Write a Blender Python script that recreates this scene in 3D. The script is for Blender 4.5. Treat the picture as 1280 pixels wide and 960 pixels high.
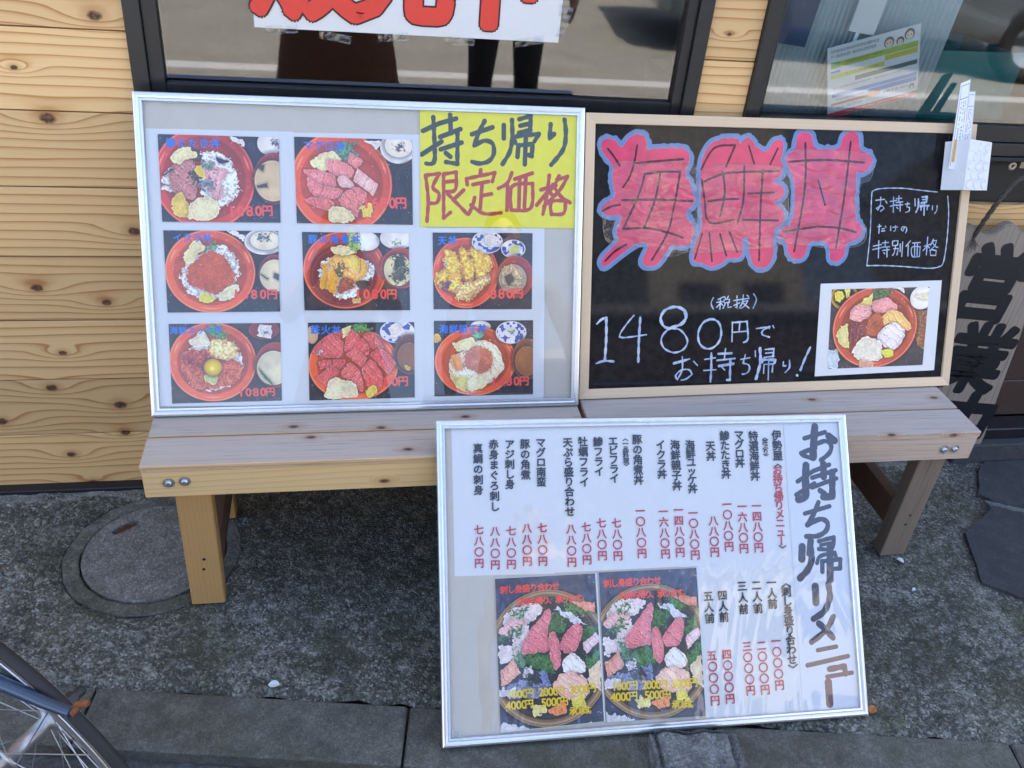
import bpy, bmesh, math, random
import numpy as np
from mathutils import Vector, Matrix
SC = bpy.context.scene
for _o in list(bpy.data.objects): bpy.data.objects.remove(_o)
# ------------------------------------------------------------------ camera
CAMV = [1112.0421,0.22227,0.57735,0.1011,-0.13263,-1.8186,1.48113]            # focal length in px of a 1280 px wide frame, yaw, pitch, roll, x, y, z
_f, _yaw, _pit, _rol = CAMV[:4]
_cy, _sy, _cp, _sp, _cr, _sr = math.cos(_yaw), math.sin(_yaw), math.cos(_pit), math.sin(_pit), math.cos(_rol), math.sin(_rol)
_fw = Vector((_sy*_cp, _cy*_cp, -_sp)); _rt = Vector((_cy, -_sy, 0)); _up = _rt.cross(_fw)
_r2 = _rt*_cr + _up*_sr; _u2 = _up*_cr - _rt*_sr
cam = bpy.data.objects.new('camera', bpy.data.cameras.new('camera')); SC.collection.objects.link(cam)
cam.matrix_world = Matrix(((_r2.x, _u2.x, -_fw.x, CAMV[4]), (_r2.y, _u2.y, -_fw.y, CAMV[5]), (_r2.z, _u2.z, -_fw.z, CAMV[6]), (0, 0, 0, 1)))
cam.data.sensor_width = 36; cam.data.lens = _f/1280*36; cam.data.clip_start = 0.02; cam.data.clip_end = 2000
SC.camera = cam
# ------------------------------------------------------------------ sky, sun, exposure
SUN_EL, SUN_AZ = math.radians(54), math.radians(20)     # azimuth from +Y (behind the shop) towards +X
w = bpy.data.worlds.new('World'); SC.world = w; w.use_nodes = True
nt = w.node_tree; bg = nt.nodes['Background']
sky = nt.nodes.new('ShaderNodeTexSky'); sky.sky_type = 'NISHITA'; sky.sun_disc = False
sky.sun_elevation = SUN_EL; sky.sun_rotation = SUN_AZ; sky.air_density = 0.85; sky.dust_density = 2.6; sky.ozone_density = 0.7
nt.links.new(sky.outputs[0], bg.inputs[0]); bg.inputs[1].default_value = 0.13
sun = bpy.data.objects.new('sun', bpy.data.lights.new('sun', 'SUN')); SC.collection.objects.link(sun)
sun.data.energy = 3.6; sun.data.angle = math.radians(0.5); sun.data.color = (1.0, 0.95, 0.87)
_sd = Vector((math.sin(SUN_AZ)*math.cos(SUN_EL), math.cos(SUN_AZ)*math.cos(SUN_EL), math.sin(SUN_EL)))
sun.rotation_euler = _sd.to_track_quat('Z', 'Y').to_euler(); sun.location = (0, 4, 8)
SC.view_settings.view_transform = 'Standard'; SC.view_settings.look = 'None'; SC.view_settings.gamma = 1.0
SC.view_settings.exposure = 2.66
SC.view_settings.use_curve_mapping = False
try:
    SC.cycles.use_denoising = True; SC.cycles.max_bounces = 8; SC.cycles.glossy_bounces = 4; SC.cycles.transparent_max_bounces = 12
    SC.cycles.caustics_reflective = False; SC.cycles.caustics_refractive = False; SC.cycles.sample_clamp_indirect = 6
except Exception: pass
# ------------------------------------------------------------------ data: lettering and print, in mm on each board
YELLOW_DARK = [(8.5,[(540.1,562.8),(571.5,577.8)]),(8.5,[(560.6,589.5),(562.7,542.8),(563.1,508.8),(557,499.7),(545.9,500.1)]),(8.5,[(537.2,517.2),(576.8,543.2)]),(8.5,[(571.5,577.8),(606,588.4)]),(8.5,[(594.2,595.1),(595.5,559.7)]),(8.5,[(573.9,552),(614.8,568.4)]),(8.5,[(575.1,528.1),(617,542.4)]),(8.6,[(608.8,560.1),(608.5,500.8),(585.7,503.9)]),(8.6,[(585.5,521.2),(594.4,514.2)]),(8.6,[(638,559.1),(679.6,573.8)]),(8.6,[(663.5,585.5),(652.2,563),(642.4,537),(662.8,547.2),(679.7,542.2),(682.5,522.4),(672.3,507.7),(653.3,502.5),(638.3,505.8)]),(8.7,[(702.6,578.8),(702.8,552.9)]),(8.7,[(719.2,589.3),(720.3,554.1),(715.1,526.8),(700.8,502.8)]),(8.7,[(734.4,591.2),(757.9,598.3),(756.7,571.3)]),(8.8,[(736.4,578.7),(755,583.2)]),(8.8,[(733.9,564.6),(757.4,571)]),(8.8,[(726.4,545.2),(727.8,557.2),(774.8,563.5),(766.2,548.8)]),(8.8,[(733,540),(731.3,517.4)]),(8.8,[(733,540),(762.4,543.6),(761.2,519.6),(755,521.6)]),(8.8,[(748.1,554.1),(746.7,503.1)]),(8.8,[(799.4,583.4),(797.6,555.4),(806.7,564.4)]),(8.9,[(828.2,593.3),(831.4,566.2),(826.6,535),(801.6,503.2)])]
YELLOW_RED = [(7.1,[(544.5,477),(549.5,430.6),(546.8,386.5)]),(7.1,[(544.5,477),(572.5,480.9),(559.1,454.5),(571.4,441.9),(567.5,424.3),(553.9,422.6)]),(7.1,[(580.7,480.3),(606.2,484.5),(604.1,449.8),(582.7,446.5)]),(7.1,[(582.8,464.7),(603.9,467.3)]),(7.1,[(580.7,480.3),(580.7,393.5),(594.4,404.8)]),(7.2,[(589,441.5),(609.7,421.3),(629.3,401.6)]),(7.2,[(621.1,449.4),(600.3,429.6)]),(7.2,[(656,490.2),(655.2,479.3)]),(7.2,[(628.7,460.5),(627.2,472.1),(684.9,485),(680,467.7)]),(7.2,[(640.1,460.7),(672,467.5)]),(7.2,[(659.1,464.7),(655.3,413.8)]),(7.2,[(657.5,439),(678.2,443)]),(7.2,[(643.8,435.1),(640,420.2),(631.6,401.6)]),(7.2,[(636.2,420.2),(662.9,403.5),(698.3,405.5)]),(7.3,[(720,485.7),(710.6,464.6),(692.6,454.3)]),(7.3,[(711.8,459.1),(710.6,410.9)]),(7.3,[(726.3,473.3),(762.4,485.8)]),(7.3,[(721,458.5),(763.4,465.2),(760.1,416),(719.1,411),(721,458.5)]),(7.3,[(736.3,475),(735.3,414.9)]),(7.3,[(749.3,480.1),(746.9,416.6)]),(7.4,[(781.4,452.9),(812.5,462.4)]),(7.4,[(798.1,482.1),(794.7,449.4),(786.1,403.7)]),(7.4,[(794,447.6),(772.9,422.2)]),(7.4,[(797,452.5),(807.4,440.3)]),(7.4,[(818.8,481.4),(809.3,462.7),(794,445)]),(7.4,[(814.6,474),(836.4,480.7),(821.3,453.6),(787.4,419.4)]),(7.4,[(806.2,463.8),(822.3,441.7),(843.4,427.8)]),(7.4,[(803.7,429),(804.1,403.9),(830.1,406.5),(833.5,432.1),(803.7,429)])]
TITLE = [(8.6,[(765.7,562.4),(812.6,574.5)]),(13.4,[(790.6,586.5),(786.9,560.3),(781.9,522.7)]),(8,[(785.7,541.8),(755.8,531.8),(762.1,526.4),(781.7,519.7)]),(8,[(784.8,547.3),(811.4,555.9),(824.3,546.9),(819.2,530.9),(799.4,516.1)]),(12.1,[(820.5,566.2),(832.3,556.6)]),(7.3,[(743.6,473.1),(782.4,495.1)]),(13.3,[(764.8,506),(761.4,471.9),(758.2,442.1),(743.3,436.5)]),(7.2,[(738.6,445.8),(780.7,468.2)]),(8,[(784.1,495),(816.5,506.3)]),(11.4,[(803.6,507.9),(802.5,481.2)]),(8,[(776.5,479.9),(830.2,494.2)]),(7.3,[(774.5,459.8),(830.4,477.3)]),(12,[(821.8,489.8),(818.5,439.9),(797.8,439.4)]),(10,[(792,453.1),(801.6,446.6)]),(7.2,[(754.7,406.7),(810.5,420.1)]),(8.6,[(786.5,428.9),(775.8,407.4),(758.5,383.2),(787.6,394.2),(803,386.6),(799.3,370.7),(780.4,360.3),(754.4,359.9)]),(12.4,[(743.9,339.3),(741.1,314.8)]),(11.2,[(763.3,350.5),(758.7,325.1)]),(7.3,[(781.3,349.1),(814.9,356.1),(808.8,333.4),(780.3,333.4)]),(5.9,[(784.8,341.1),(809.5,344.8)]),(11.5,[(761.9,334.5),(762.8,313.4),(753.1,293),(734.9,276.5)]),(6.9,[(773.8,305.2),(782.4,318.8),(814.8,325.1),(816.8,315.1)]),(9.2,[(785.5,308.2),(784.2,287.3)]),(7.7,[(785.5,308.2),(825.8,310.5),(823.8,292.3),(810.7,291.9)]),(12.3,[(805.1,336.1),(800,270.4)]),(13,[(766.2,258.2),(765.3,226.3)]),(10.7,[(795.2,262.3),(796.1,234.4),(782.1,208.1),(757.5,193.6)]),(9.9,[(801.2,196),(782.7,170.1),(749.7,148.1)]),(10.6,[(768.3,184),(782.7,170.8),(796.9,154.1)]),(6.8,[(761.9,131.2),(802.6,136.2)]),(7.5,[(737.4,102.8),(826.5,115.8)]),(9.9,[(784.1,92.6),(816.7,95.9),(818.8,81.4)]),(6.8,[(778.2,78),(832.6,82.5)]),(12.9,[(779.7,67),(779.6,24.9)])]
KAI_DARK = [(4.2,[(50.8,530.2),(65.4,513.5),(78,496.7)]),(4.2,[(114.9,538.3),(109.4,501.9),(99.8,472.6),(86.3,451.9)]),(4.2,[(112,501.9),(164.9,507.4),(218.2,512)]),(4.3,[(134,480.2),(171.1,485),(213,485.9),(202.2,413.9),(190,358.7),(157.1,300.7)]),(4.3,[(134,480.2),(122.3,438.4),(90.2,365.9)]),(4.3,[(90.2,365.9),(138.3,367.8),(190,358.7),(225.9,347.6)]),(4.2,[(85.5,425.8),(162.8,427.7),(244,425.1)]),(4.3,[(168.5,483),(157.6,423.7),(135.6,366.3)]),(4.2,[(44,403.5),(62.2,412.4),(80.6,416)]),(4.3,[(52.3,298.8),(73,318.8),(99.2,333.8)]),(4.3,[(259.8,491.3),(287.3,536),(334.9,543.1),(316.7,498.4)]),(4.4,[(262.5,470.1),(271.1,429.2),(284.6,380.9),(342.5,386.6)]),(4.4,[(268.1,466.6),(312,483.4),(355.9,487.4),(439.2,490.7)]),(4.4,[(358.4,499.8),(361,429.7),(351.1,381.5)]),(4.4,[(279.6,425.3),(315.1,429.5),(349.3,430.6)]),(4.4,[(309.1,486.9),(317,444.5),(308.8,393.1)]),(4.4,[(269.4,356.1),(255.5,302.6)]),(4.4,[(285.8,358.6),(295.7,297.2)]),(4.4,[(310.9,356.1),(328.5,309.4)]),(4.5,[(332.9,360.6),(353.8,317.5)]),(4.4,[(366.3,542.1),(381.3,505.1)]),(4.5,[(434.2,538.1),(418.6,504.5)]),(4.5,[(370.8,442.4),(432.2,445.3)]),(4.5,[(363.1,386.1),(446.5,385.2)]),(4.5,[(402.8,491.3),(402.4,419.8),(406.9,299.1)]),(4.5,[(498.3,551.5),(504.9,455.9),(490.1,317.9)]),(4.6,[(607.1,555.8),(602.6,441.2),(592.1,324.2)]),(4.5,[(463,511),(550.4,516.1),(643.9,512.2)]),(4.6,[(462.4,361),(539,371.3),(591.3,369.7),(638.8,360.3)]),(4.6,[(535.6,472.4),(557.1,419.4)])]
KAI_BLOBS = [[(35,534.7),(37.3,546.8),(50.1,551.8),(65.9,547.2),(82,533),(91.9,550),(109.9,562.4),(128.3,560.3),(136.7,548.3),(135.3,529),(179.7,535.4),(217.1,535),(231.2,523),(234.7,505.8),(222.2,483.5),(236.7,463.9),(249.3,429.1),(244.6,414.1),(228.7,404),(234.9,389),(252.3,368.8),(248.3,338.4),(226.8,328.3),(199.2,333.5),(184,308.1),(168.5,287.9),(141.4,285.5),(132.8,298.3),(150.4,333.6),(128.6,338.7),(102.3,323.7),(76.1,303.7),(50,283.7),(41.7,293.9),(46.6,308.9),(80.4,338.9),(74.4,358.9),(79.1,378.8),(89.2,393.7),(52.1,393.6),(38.7,403.5),(43.5,418.3),(72.1,433.1),(60.5,467.3),(64.8,496.5),(43.4,515.6)],[(257.2,488.8),(261.1,518.4),(275.9,545.6),(307.8,558.4),(340.6,558.9),(346.9,544.3),(351.7,556.7),(367.8,561.8),(388.8,535),(408.6,530.3),(423.5,555.3),(442.8,558.1),(446.9,540.8),(443.4,510.8),(450,495.8),(448.3,480.7),(423.7,470.4),(452.5,460.6),(459.2,445.4),(449,430.1),(432.4,425),(456.1,409.8),(463.2,389.3),(452.9,373.9),(436.3,368.7),(440.9,301.5),(425.1,280.7),(402.4,280.9),(384.1,301.8),(378.3,348.3),(364.3,348.3),(366.8,307.1),(350.3,302),(333.3,304.7),(322.7,294.4),(306.3,286.8),(289.7,284.4),(272.5,294.8),(253.2,294.9),(249.5,312.9),(258.8,348.5),(268.8,368.8),(263.9,409.1),(259.2,449.1)],[(475.2,536.2),(475.8,566.1),(489.2,575.3),(508.9,574.1),(515.9,556.8),(520.1,539.4),(582.7,540.3),(586,568),(602.4,577.3),(622.6,576.1),(629.9,558.6),(628.6,540.9),(658.4,531.2),(665.9,513.5),(658.6,498.1),(639.1,487.7),(626.9,495.2),(629.4,467.1),(633.3,389.6),(652.3,373.9),(654.2,352.9),(640.5,341.4),(617.4,337.3),(614.2,305.7),(597.7,292.6),(579.7,298),(574.9,321.7),(570.4,340),(524.1,340.1),(518,306.2),(498.4,298.5),(477.7,306.5),(469.7,337.7),(449,348.1),(450.6,366.2),(475.3,379),(482.8,394.5),(480.4,465.9),(464.1,496),(451.4,515.9),(461.7,528.5)]]
FILM = [[(59.2,508.6),(154.4,502.4),(244.2,510.9),(250.8,464),(257.8,368.8),(257.3,323.1),(189.6,303),(161.4,328.5),(48.7,329),(41,413.3),(66.9,428.2)],[(254,497.7),(354.8,504.8),(461,500),(469.1,465.8),(466,430.2),(476.1,368.7),(456.2,327.4),(365.9,321.5),(244.1,311.9),(241.2,348.6),(258.4,378.9)],[(448.8,528.4),(475,538.7),(560,537.4),(652.4,533.7),(670.5,513.6),(663.8,472.5),(635.2,467.1),(642.1,389.6),(666.3,368.7),(662,331.9),(595.4,320.5),(513.2,332.4),(444.2,335.2),(442.7,373.9),(477.1,394.5),(471.9,465.8),(448.9,495.8)]]
CHALK = [(4.7,[(37.6,164.1),(48.3,174.1),(59.7,178)]),(5.5,[(58.4,178),(59.8,133),(58.1,85.5)]),(4.7,[(39,77.7),(56.1,82.7),(77.6,80.9)]),(3.4,[(120.9,181),(105.2,162.8),(90.8,140.5),(97.5,133),(151.4,138.4)]),(5.2,[(135.7,176.6),(134.5,127.2),(135,78.1)]),(5.7,[(237.9,189.3),(225.3,196.9),(207.8,197.6),(190.7,190.1),(182.7,173.8),(189.9,157.1),(203.3,150.6)]),(6.6,[(237.9,189.3),(241.7,174.8),(231.4,160.5),(203.3,150.6)]),(3.9,[(203.3,150.6),(190.7,138.4),(186,124),(194.2,107.1),(216.7,97),(238.5,103.1),(247.9,119.7),(241.4,135.3),(227.6,148.1),(214.3,150.4)]),(4.5,[(301.7,169.6),(284.2,163.6),(272.9,143),(274.9,119.9),(287.2,106.2),(305.2,104.1),(321.6,116.8),(327.1,137.7),(321,160),(306.2,169.5),(295.1,168.9)]),(4,[(352.2,162.4),(353.9,118.2)]),(4,[(352.2,161.1),(387.3,163),(392,123.7),(382,115.8)]),(4.1,[(370.2,162.1),(369.5,143.1)]),(3.2,[(354.9,139.2),(387.7,141.1)]),(3.6,[(411,146.5),(443.5,150.1),(427.2,142),(426.4,132.7),(444.2,126.4)]),(2.7,[(440.3,151),(442.9,145.9)]),(2.7,[(450.7,152.5),(453.8,147.4)]),(2.7,[(303.6,217.2),(298.9,204.9),(304.9,192.4)]),(2.7,[(399.2,224.3),(406.8,211.7),(399.9,192.1)]),(6.2,[(218.6,72.9),(246.2,79.4)]),(3.6,[(246.2,79.4),(255,81.7)]),(3.6,[(237.4,87.2),(238.4,57.6),(228.3,35.9),(223.4,44.5),(236.2,56.8),(254.9,57.2),(262.5,46.3),(248.3,36.1),(237.2,34.3)]),(4,[(264.7,76),(274,66.8)]),(4,[(290.8,79.5),(316.2,82.7)]),(4.9,[(305.8,93.9),(307.6,59.9),(307.5,27.9)]),(3.1,[(289.9,54.5),(319.1,55.4)]),(5.9,[(323,91.4),(354.5,91.9)]),(4.5,[(339.4,102.4),(338,79.6)]),(5.4,[(321.1,76.6),(363.3,79.8)]),(6.3,[(326.3,63.7),(360.4,67.9)]),(5,[(352.5,79.2),(354.4,30.8),(347.1,31)]),(4.1,[(332.7,61.4),(340.4,53.9)]),(3.6,[(378,77.2),(399.7,80.5)]),(3.6,[(388.3,87.6),(384,68.5),(398,63.9),(400.5,53.1),(393.7,44.7),(383.7,43.3)]),(4.1,[(411.9,95.6),(413.2,82.7)]),(6.4,[(423,101.7),(426,69.6),(418.3,31.9)]),(4.1,[(436,98.4),(457.5,99.6),(456.4,81.7)]),(3.7,[(437.5,89.8),(456.7,91.1)]),(4.6,[(434.5,80.1),(459.1,82.4)]),(6,[(430.6,68.6),(432.1,74.6),(463.4,73.7),(461.1,66.9)]),(3.7,[(435.5,64.2),(436,43.5)]),(3.7,[(435.5,64.2),(457.6,64.4),(457,46.3)]),(4.1,[(446.4,73.3),(448.5,27.5)]),(3.7,[(483.2,68.9),(482.9,59.4),(489.4,59.3)]),(4.2,[(497.8,72),(499,54.7),(489.6,44.1)]),(5.1,[(547.7,100.9),(535.9,73.2),(527.4,48.7)]),(6.1,[(519.4,36.7),(520.4,35.8)]),(2.7,[(314.9,213),(327.9,219)]),(2.7,[(312.1,206.8),(327.2,208.6)]),(2.7,[(320.6,214.9),(320.5,191.7)]),(2.7,[(320.7,204.6),(312.7,196)]),(2.7,[(321.1,205.8),(326.7,200.3)]),(2.7,[(330.1,218.9),(333.1,214.8)]),(2.7,[(339,220.1),(337,215.5)]),(2.7,[(329.6,212.3),(342.1,213.4),(341.6,206.4),(330,205.7),(329.6,212.3)]),(2.7,[(333.2,205.2),(328,193.3)]),(2.7,[(339,205.1),(339.6,194.7),(347.5,196.3)]),(2.7,[(353,210.3),(367.2,212.2)]),(2.7,[(359.5,220.6),(361.1,193.6),(356.5,196.1)]),(2.7,[(353.6,199.5),(366.7,205.2)]),(2.7,[(366.3,212.2),(388.6,214.8)]),(2.7,[(374.6,222.5),(373.4,205.9),(366.5,193.5)]),(2.7,[(373.3,207.6),(386.2,209.9),(378.8,197.5),(369.7,192.6)]),(2.7,[(373.4,205.9),(389.9,193.1)]),(2.7,[(383.6,221.5),(387.5,218.2)]),(2.4,[(673.3,285.1),(674.3,362.8),(669.9,438.9),(674,451.9),(696.3,456.8),(744.7,457.8),(791.3,453.9),(835.5,450.4)]),(2.5,[(863,441.2),(869.1,411.1),(872.1,374.8),(872.8,333.3),(869.7,291.5),(859.6,281.7),(832,278.3),(762.3,283),(712.7,285.3),(673.3,285.1)]),(2.4,[(681.4,430.7),(702.6,433.2)]),(2.4,[(692.8,437.8),(693.7,422.4),(688.8,409.4),(684.4,412.9),(697.3,418.9),(703.8,413),(695.7,406.8)]),(2.4,[(705.9,429.6),(709.6,424.9)]),(2.4,[(717.9,428.5),(733.9,430.9)]),(2.4,[(725.1,438),(727.8,404.7)]),(2.4,[(718.9,417.8),(733.5,421.4)]),(2.4,[(732.2,434.5),(745.6,435.8)]),(2.4,[(738.3,440.5),(739.1,427.4)]),(2.4,[(733,426.2),(749.1,427.9)]),(2.4,[(733.6,419.8),(749.7,421.5)]),(2.4,[(742.9,427.4),(744.9,407.1)]),(2.4,[(735.4,415.5),(738.9,413.1)]),(2.4,[(756.4,422.7),(767.2,423.9)]),(2.4,[(762,426.3),(761.1,416.8),(768,415.6),(767.5,407.2),(758.8,404.8)]),(2.5,[(826.5,419.4),(826.8,411)]),(2.5,[(838,420.2),(838.6,409.8),(833.8,402.6)]),(2.4,[(692.2,372.4),(700.2,373.6)]),(2.4,[(695.8,377.2),(696.3,358)]),(2.4,[(703.5,367.6),(708.9,368.1)]),(2.4,[(702.6,362.8),(710.7,363.2)]),(2.4,[(711.1,373.6),(712.6,371.2)]),(2.4,[(724.6,373.6),(725.6,364)]),(2.4,[(730.3,371.2),(741.9,371.9)]),(2.4,[(736.7,374.8),(737.7,365.2),(733.9,362.3)]),(2.5,[(760.1,372.4),(757,362.7),(752.5,366.4),(756,372.9),(764.4,371.2),(766.2,363.9),(763.5,358.4)]),(2.4,[(685.5,329.1),(705.5,332.7)]),(2.4,[(697.9,341.1),(700.7,302.4)]),(2.4,[(684.8,321.4),(704.8,325.4)]),(2.4,[(707.8,336.3),(722.7,337.4)]),(2.4,[(714.5,341.1),(715.3,329)]),(2.4,[(707.4,326.6),(726.4,327.8)]),(2.4,[(709.5,319.3),(727,321.2)]),(2.5,[(720.2,326.6),(722.3,304.7)]),(2.5,[(713.2,314.5),(716.2,311.5)]),(2.5,[(733.4,339.8),(746.9,341),(746.5,331.3),(734.3,330.1),(733.4,339.8)]),(2.5,[(741.7,330.1),(740,314.3),(736.4,308.3)]),(2.5,[(737.8,322.9),(749.4,324),(747.3,309.4)]),(2.5,[(753.1,333.7),(754.8,316.7)]),(2.5,[(758.9,338.5),(760,305.7)]),(2.5,[(778.4,340.9),(768.7,328.8)]),(2.5,[(773.9,331.2),(775.8,306.8)]),(2.5,[(784.4,336),(804.1,337.2)]),(2.5,[(784,326.3),(805.2,327.5),(805.5,305.5),(787.6,305.6),(784,326.3)]),(2.5,[(789.9,336),(793,306.8)]),(2.5,[(797.1,336),(799.3,306.7)]),(2.5,[(815.5,328.6),(832.2,333.5)]),(2.5,[(822.2,349.3),(823.2,309)]),(2.5,[(822.5,328.6),(813.8,318.9)]),(2.5,[(824.4,328.6),(829.8,324.9)]),(2.5,[(837.4,344.4),(831.9,331)]),(2.5,[(836.4,340.8),(846.3,342),(841.9,328.5),(830.4,318.8)]),(2.5,[(835.3,338.3),(843.3,328.5),(850.8,326.1)]),(2.5,[(833.1,320),(834.4,307.8),(847.8,307.7),(847.7,318.7),(833.1,320)]),(4.4,[(779.7,434.7),(781.8,419.2)]),(4.4,[(788.4,434.8),(790.1,418.1),(785.5,404.9)]),(4.4,[(797,439.1),(809.8,439.7),(809.9,427.7),(797.5,425.8)]),(4.4,[(798.9,433.4),(809.3,433.5)]),(4.4,[(795.9,415.7),(796,419.3),(816.8,420.1)]),(4.4,[(798.2,419.3),(797.6,409.7)]),(4.4,[(813.6,419.4),(813.4,411)]),(4.4,[(804.7,425.3),(806.7,398.9)])]
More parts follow.
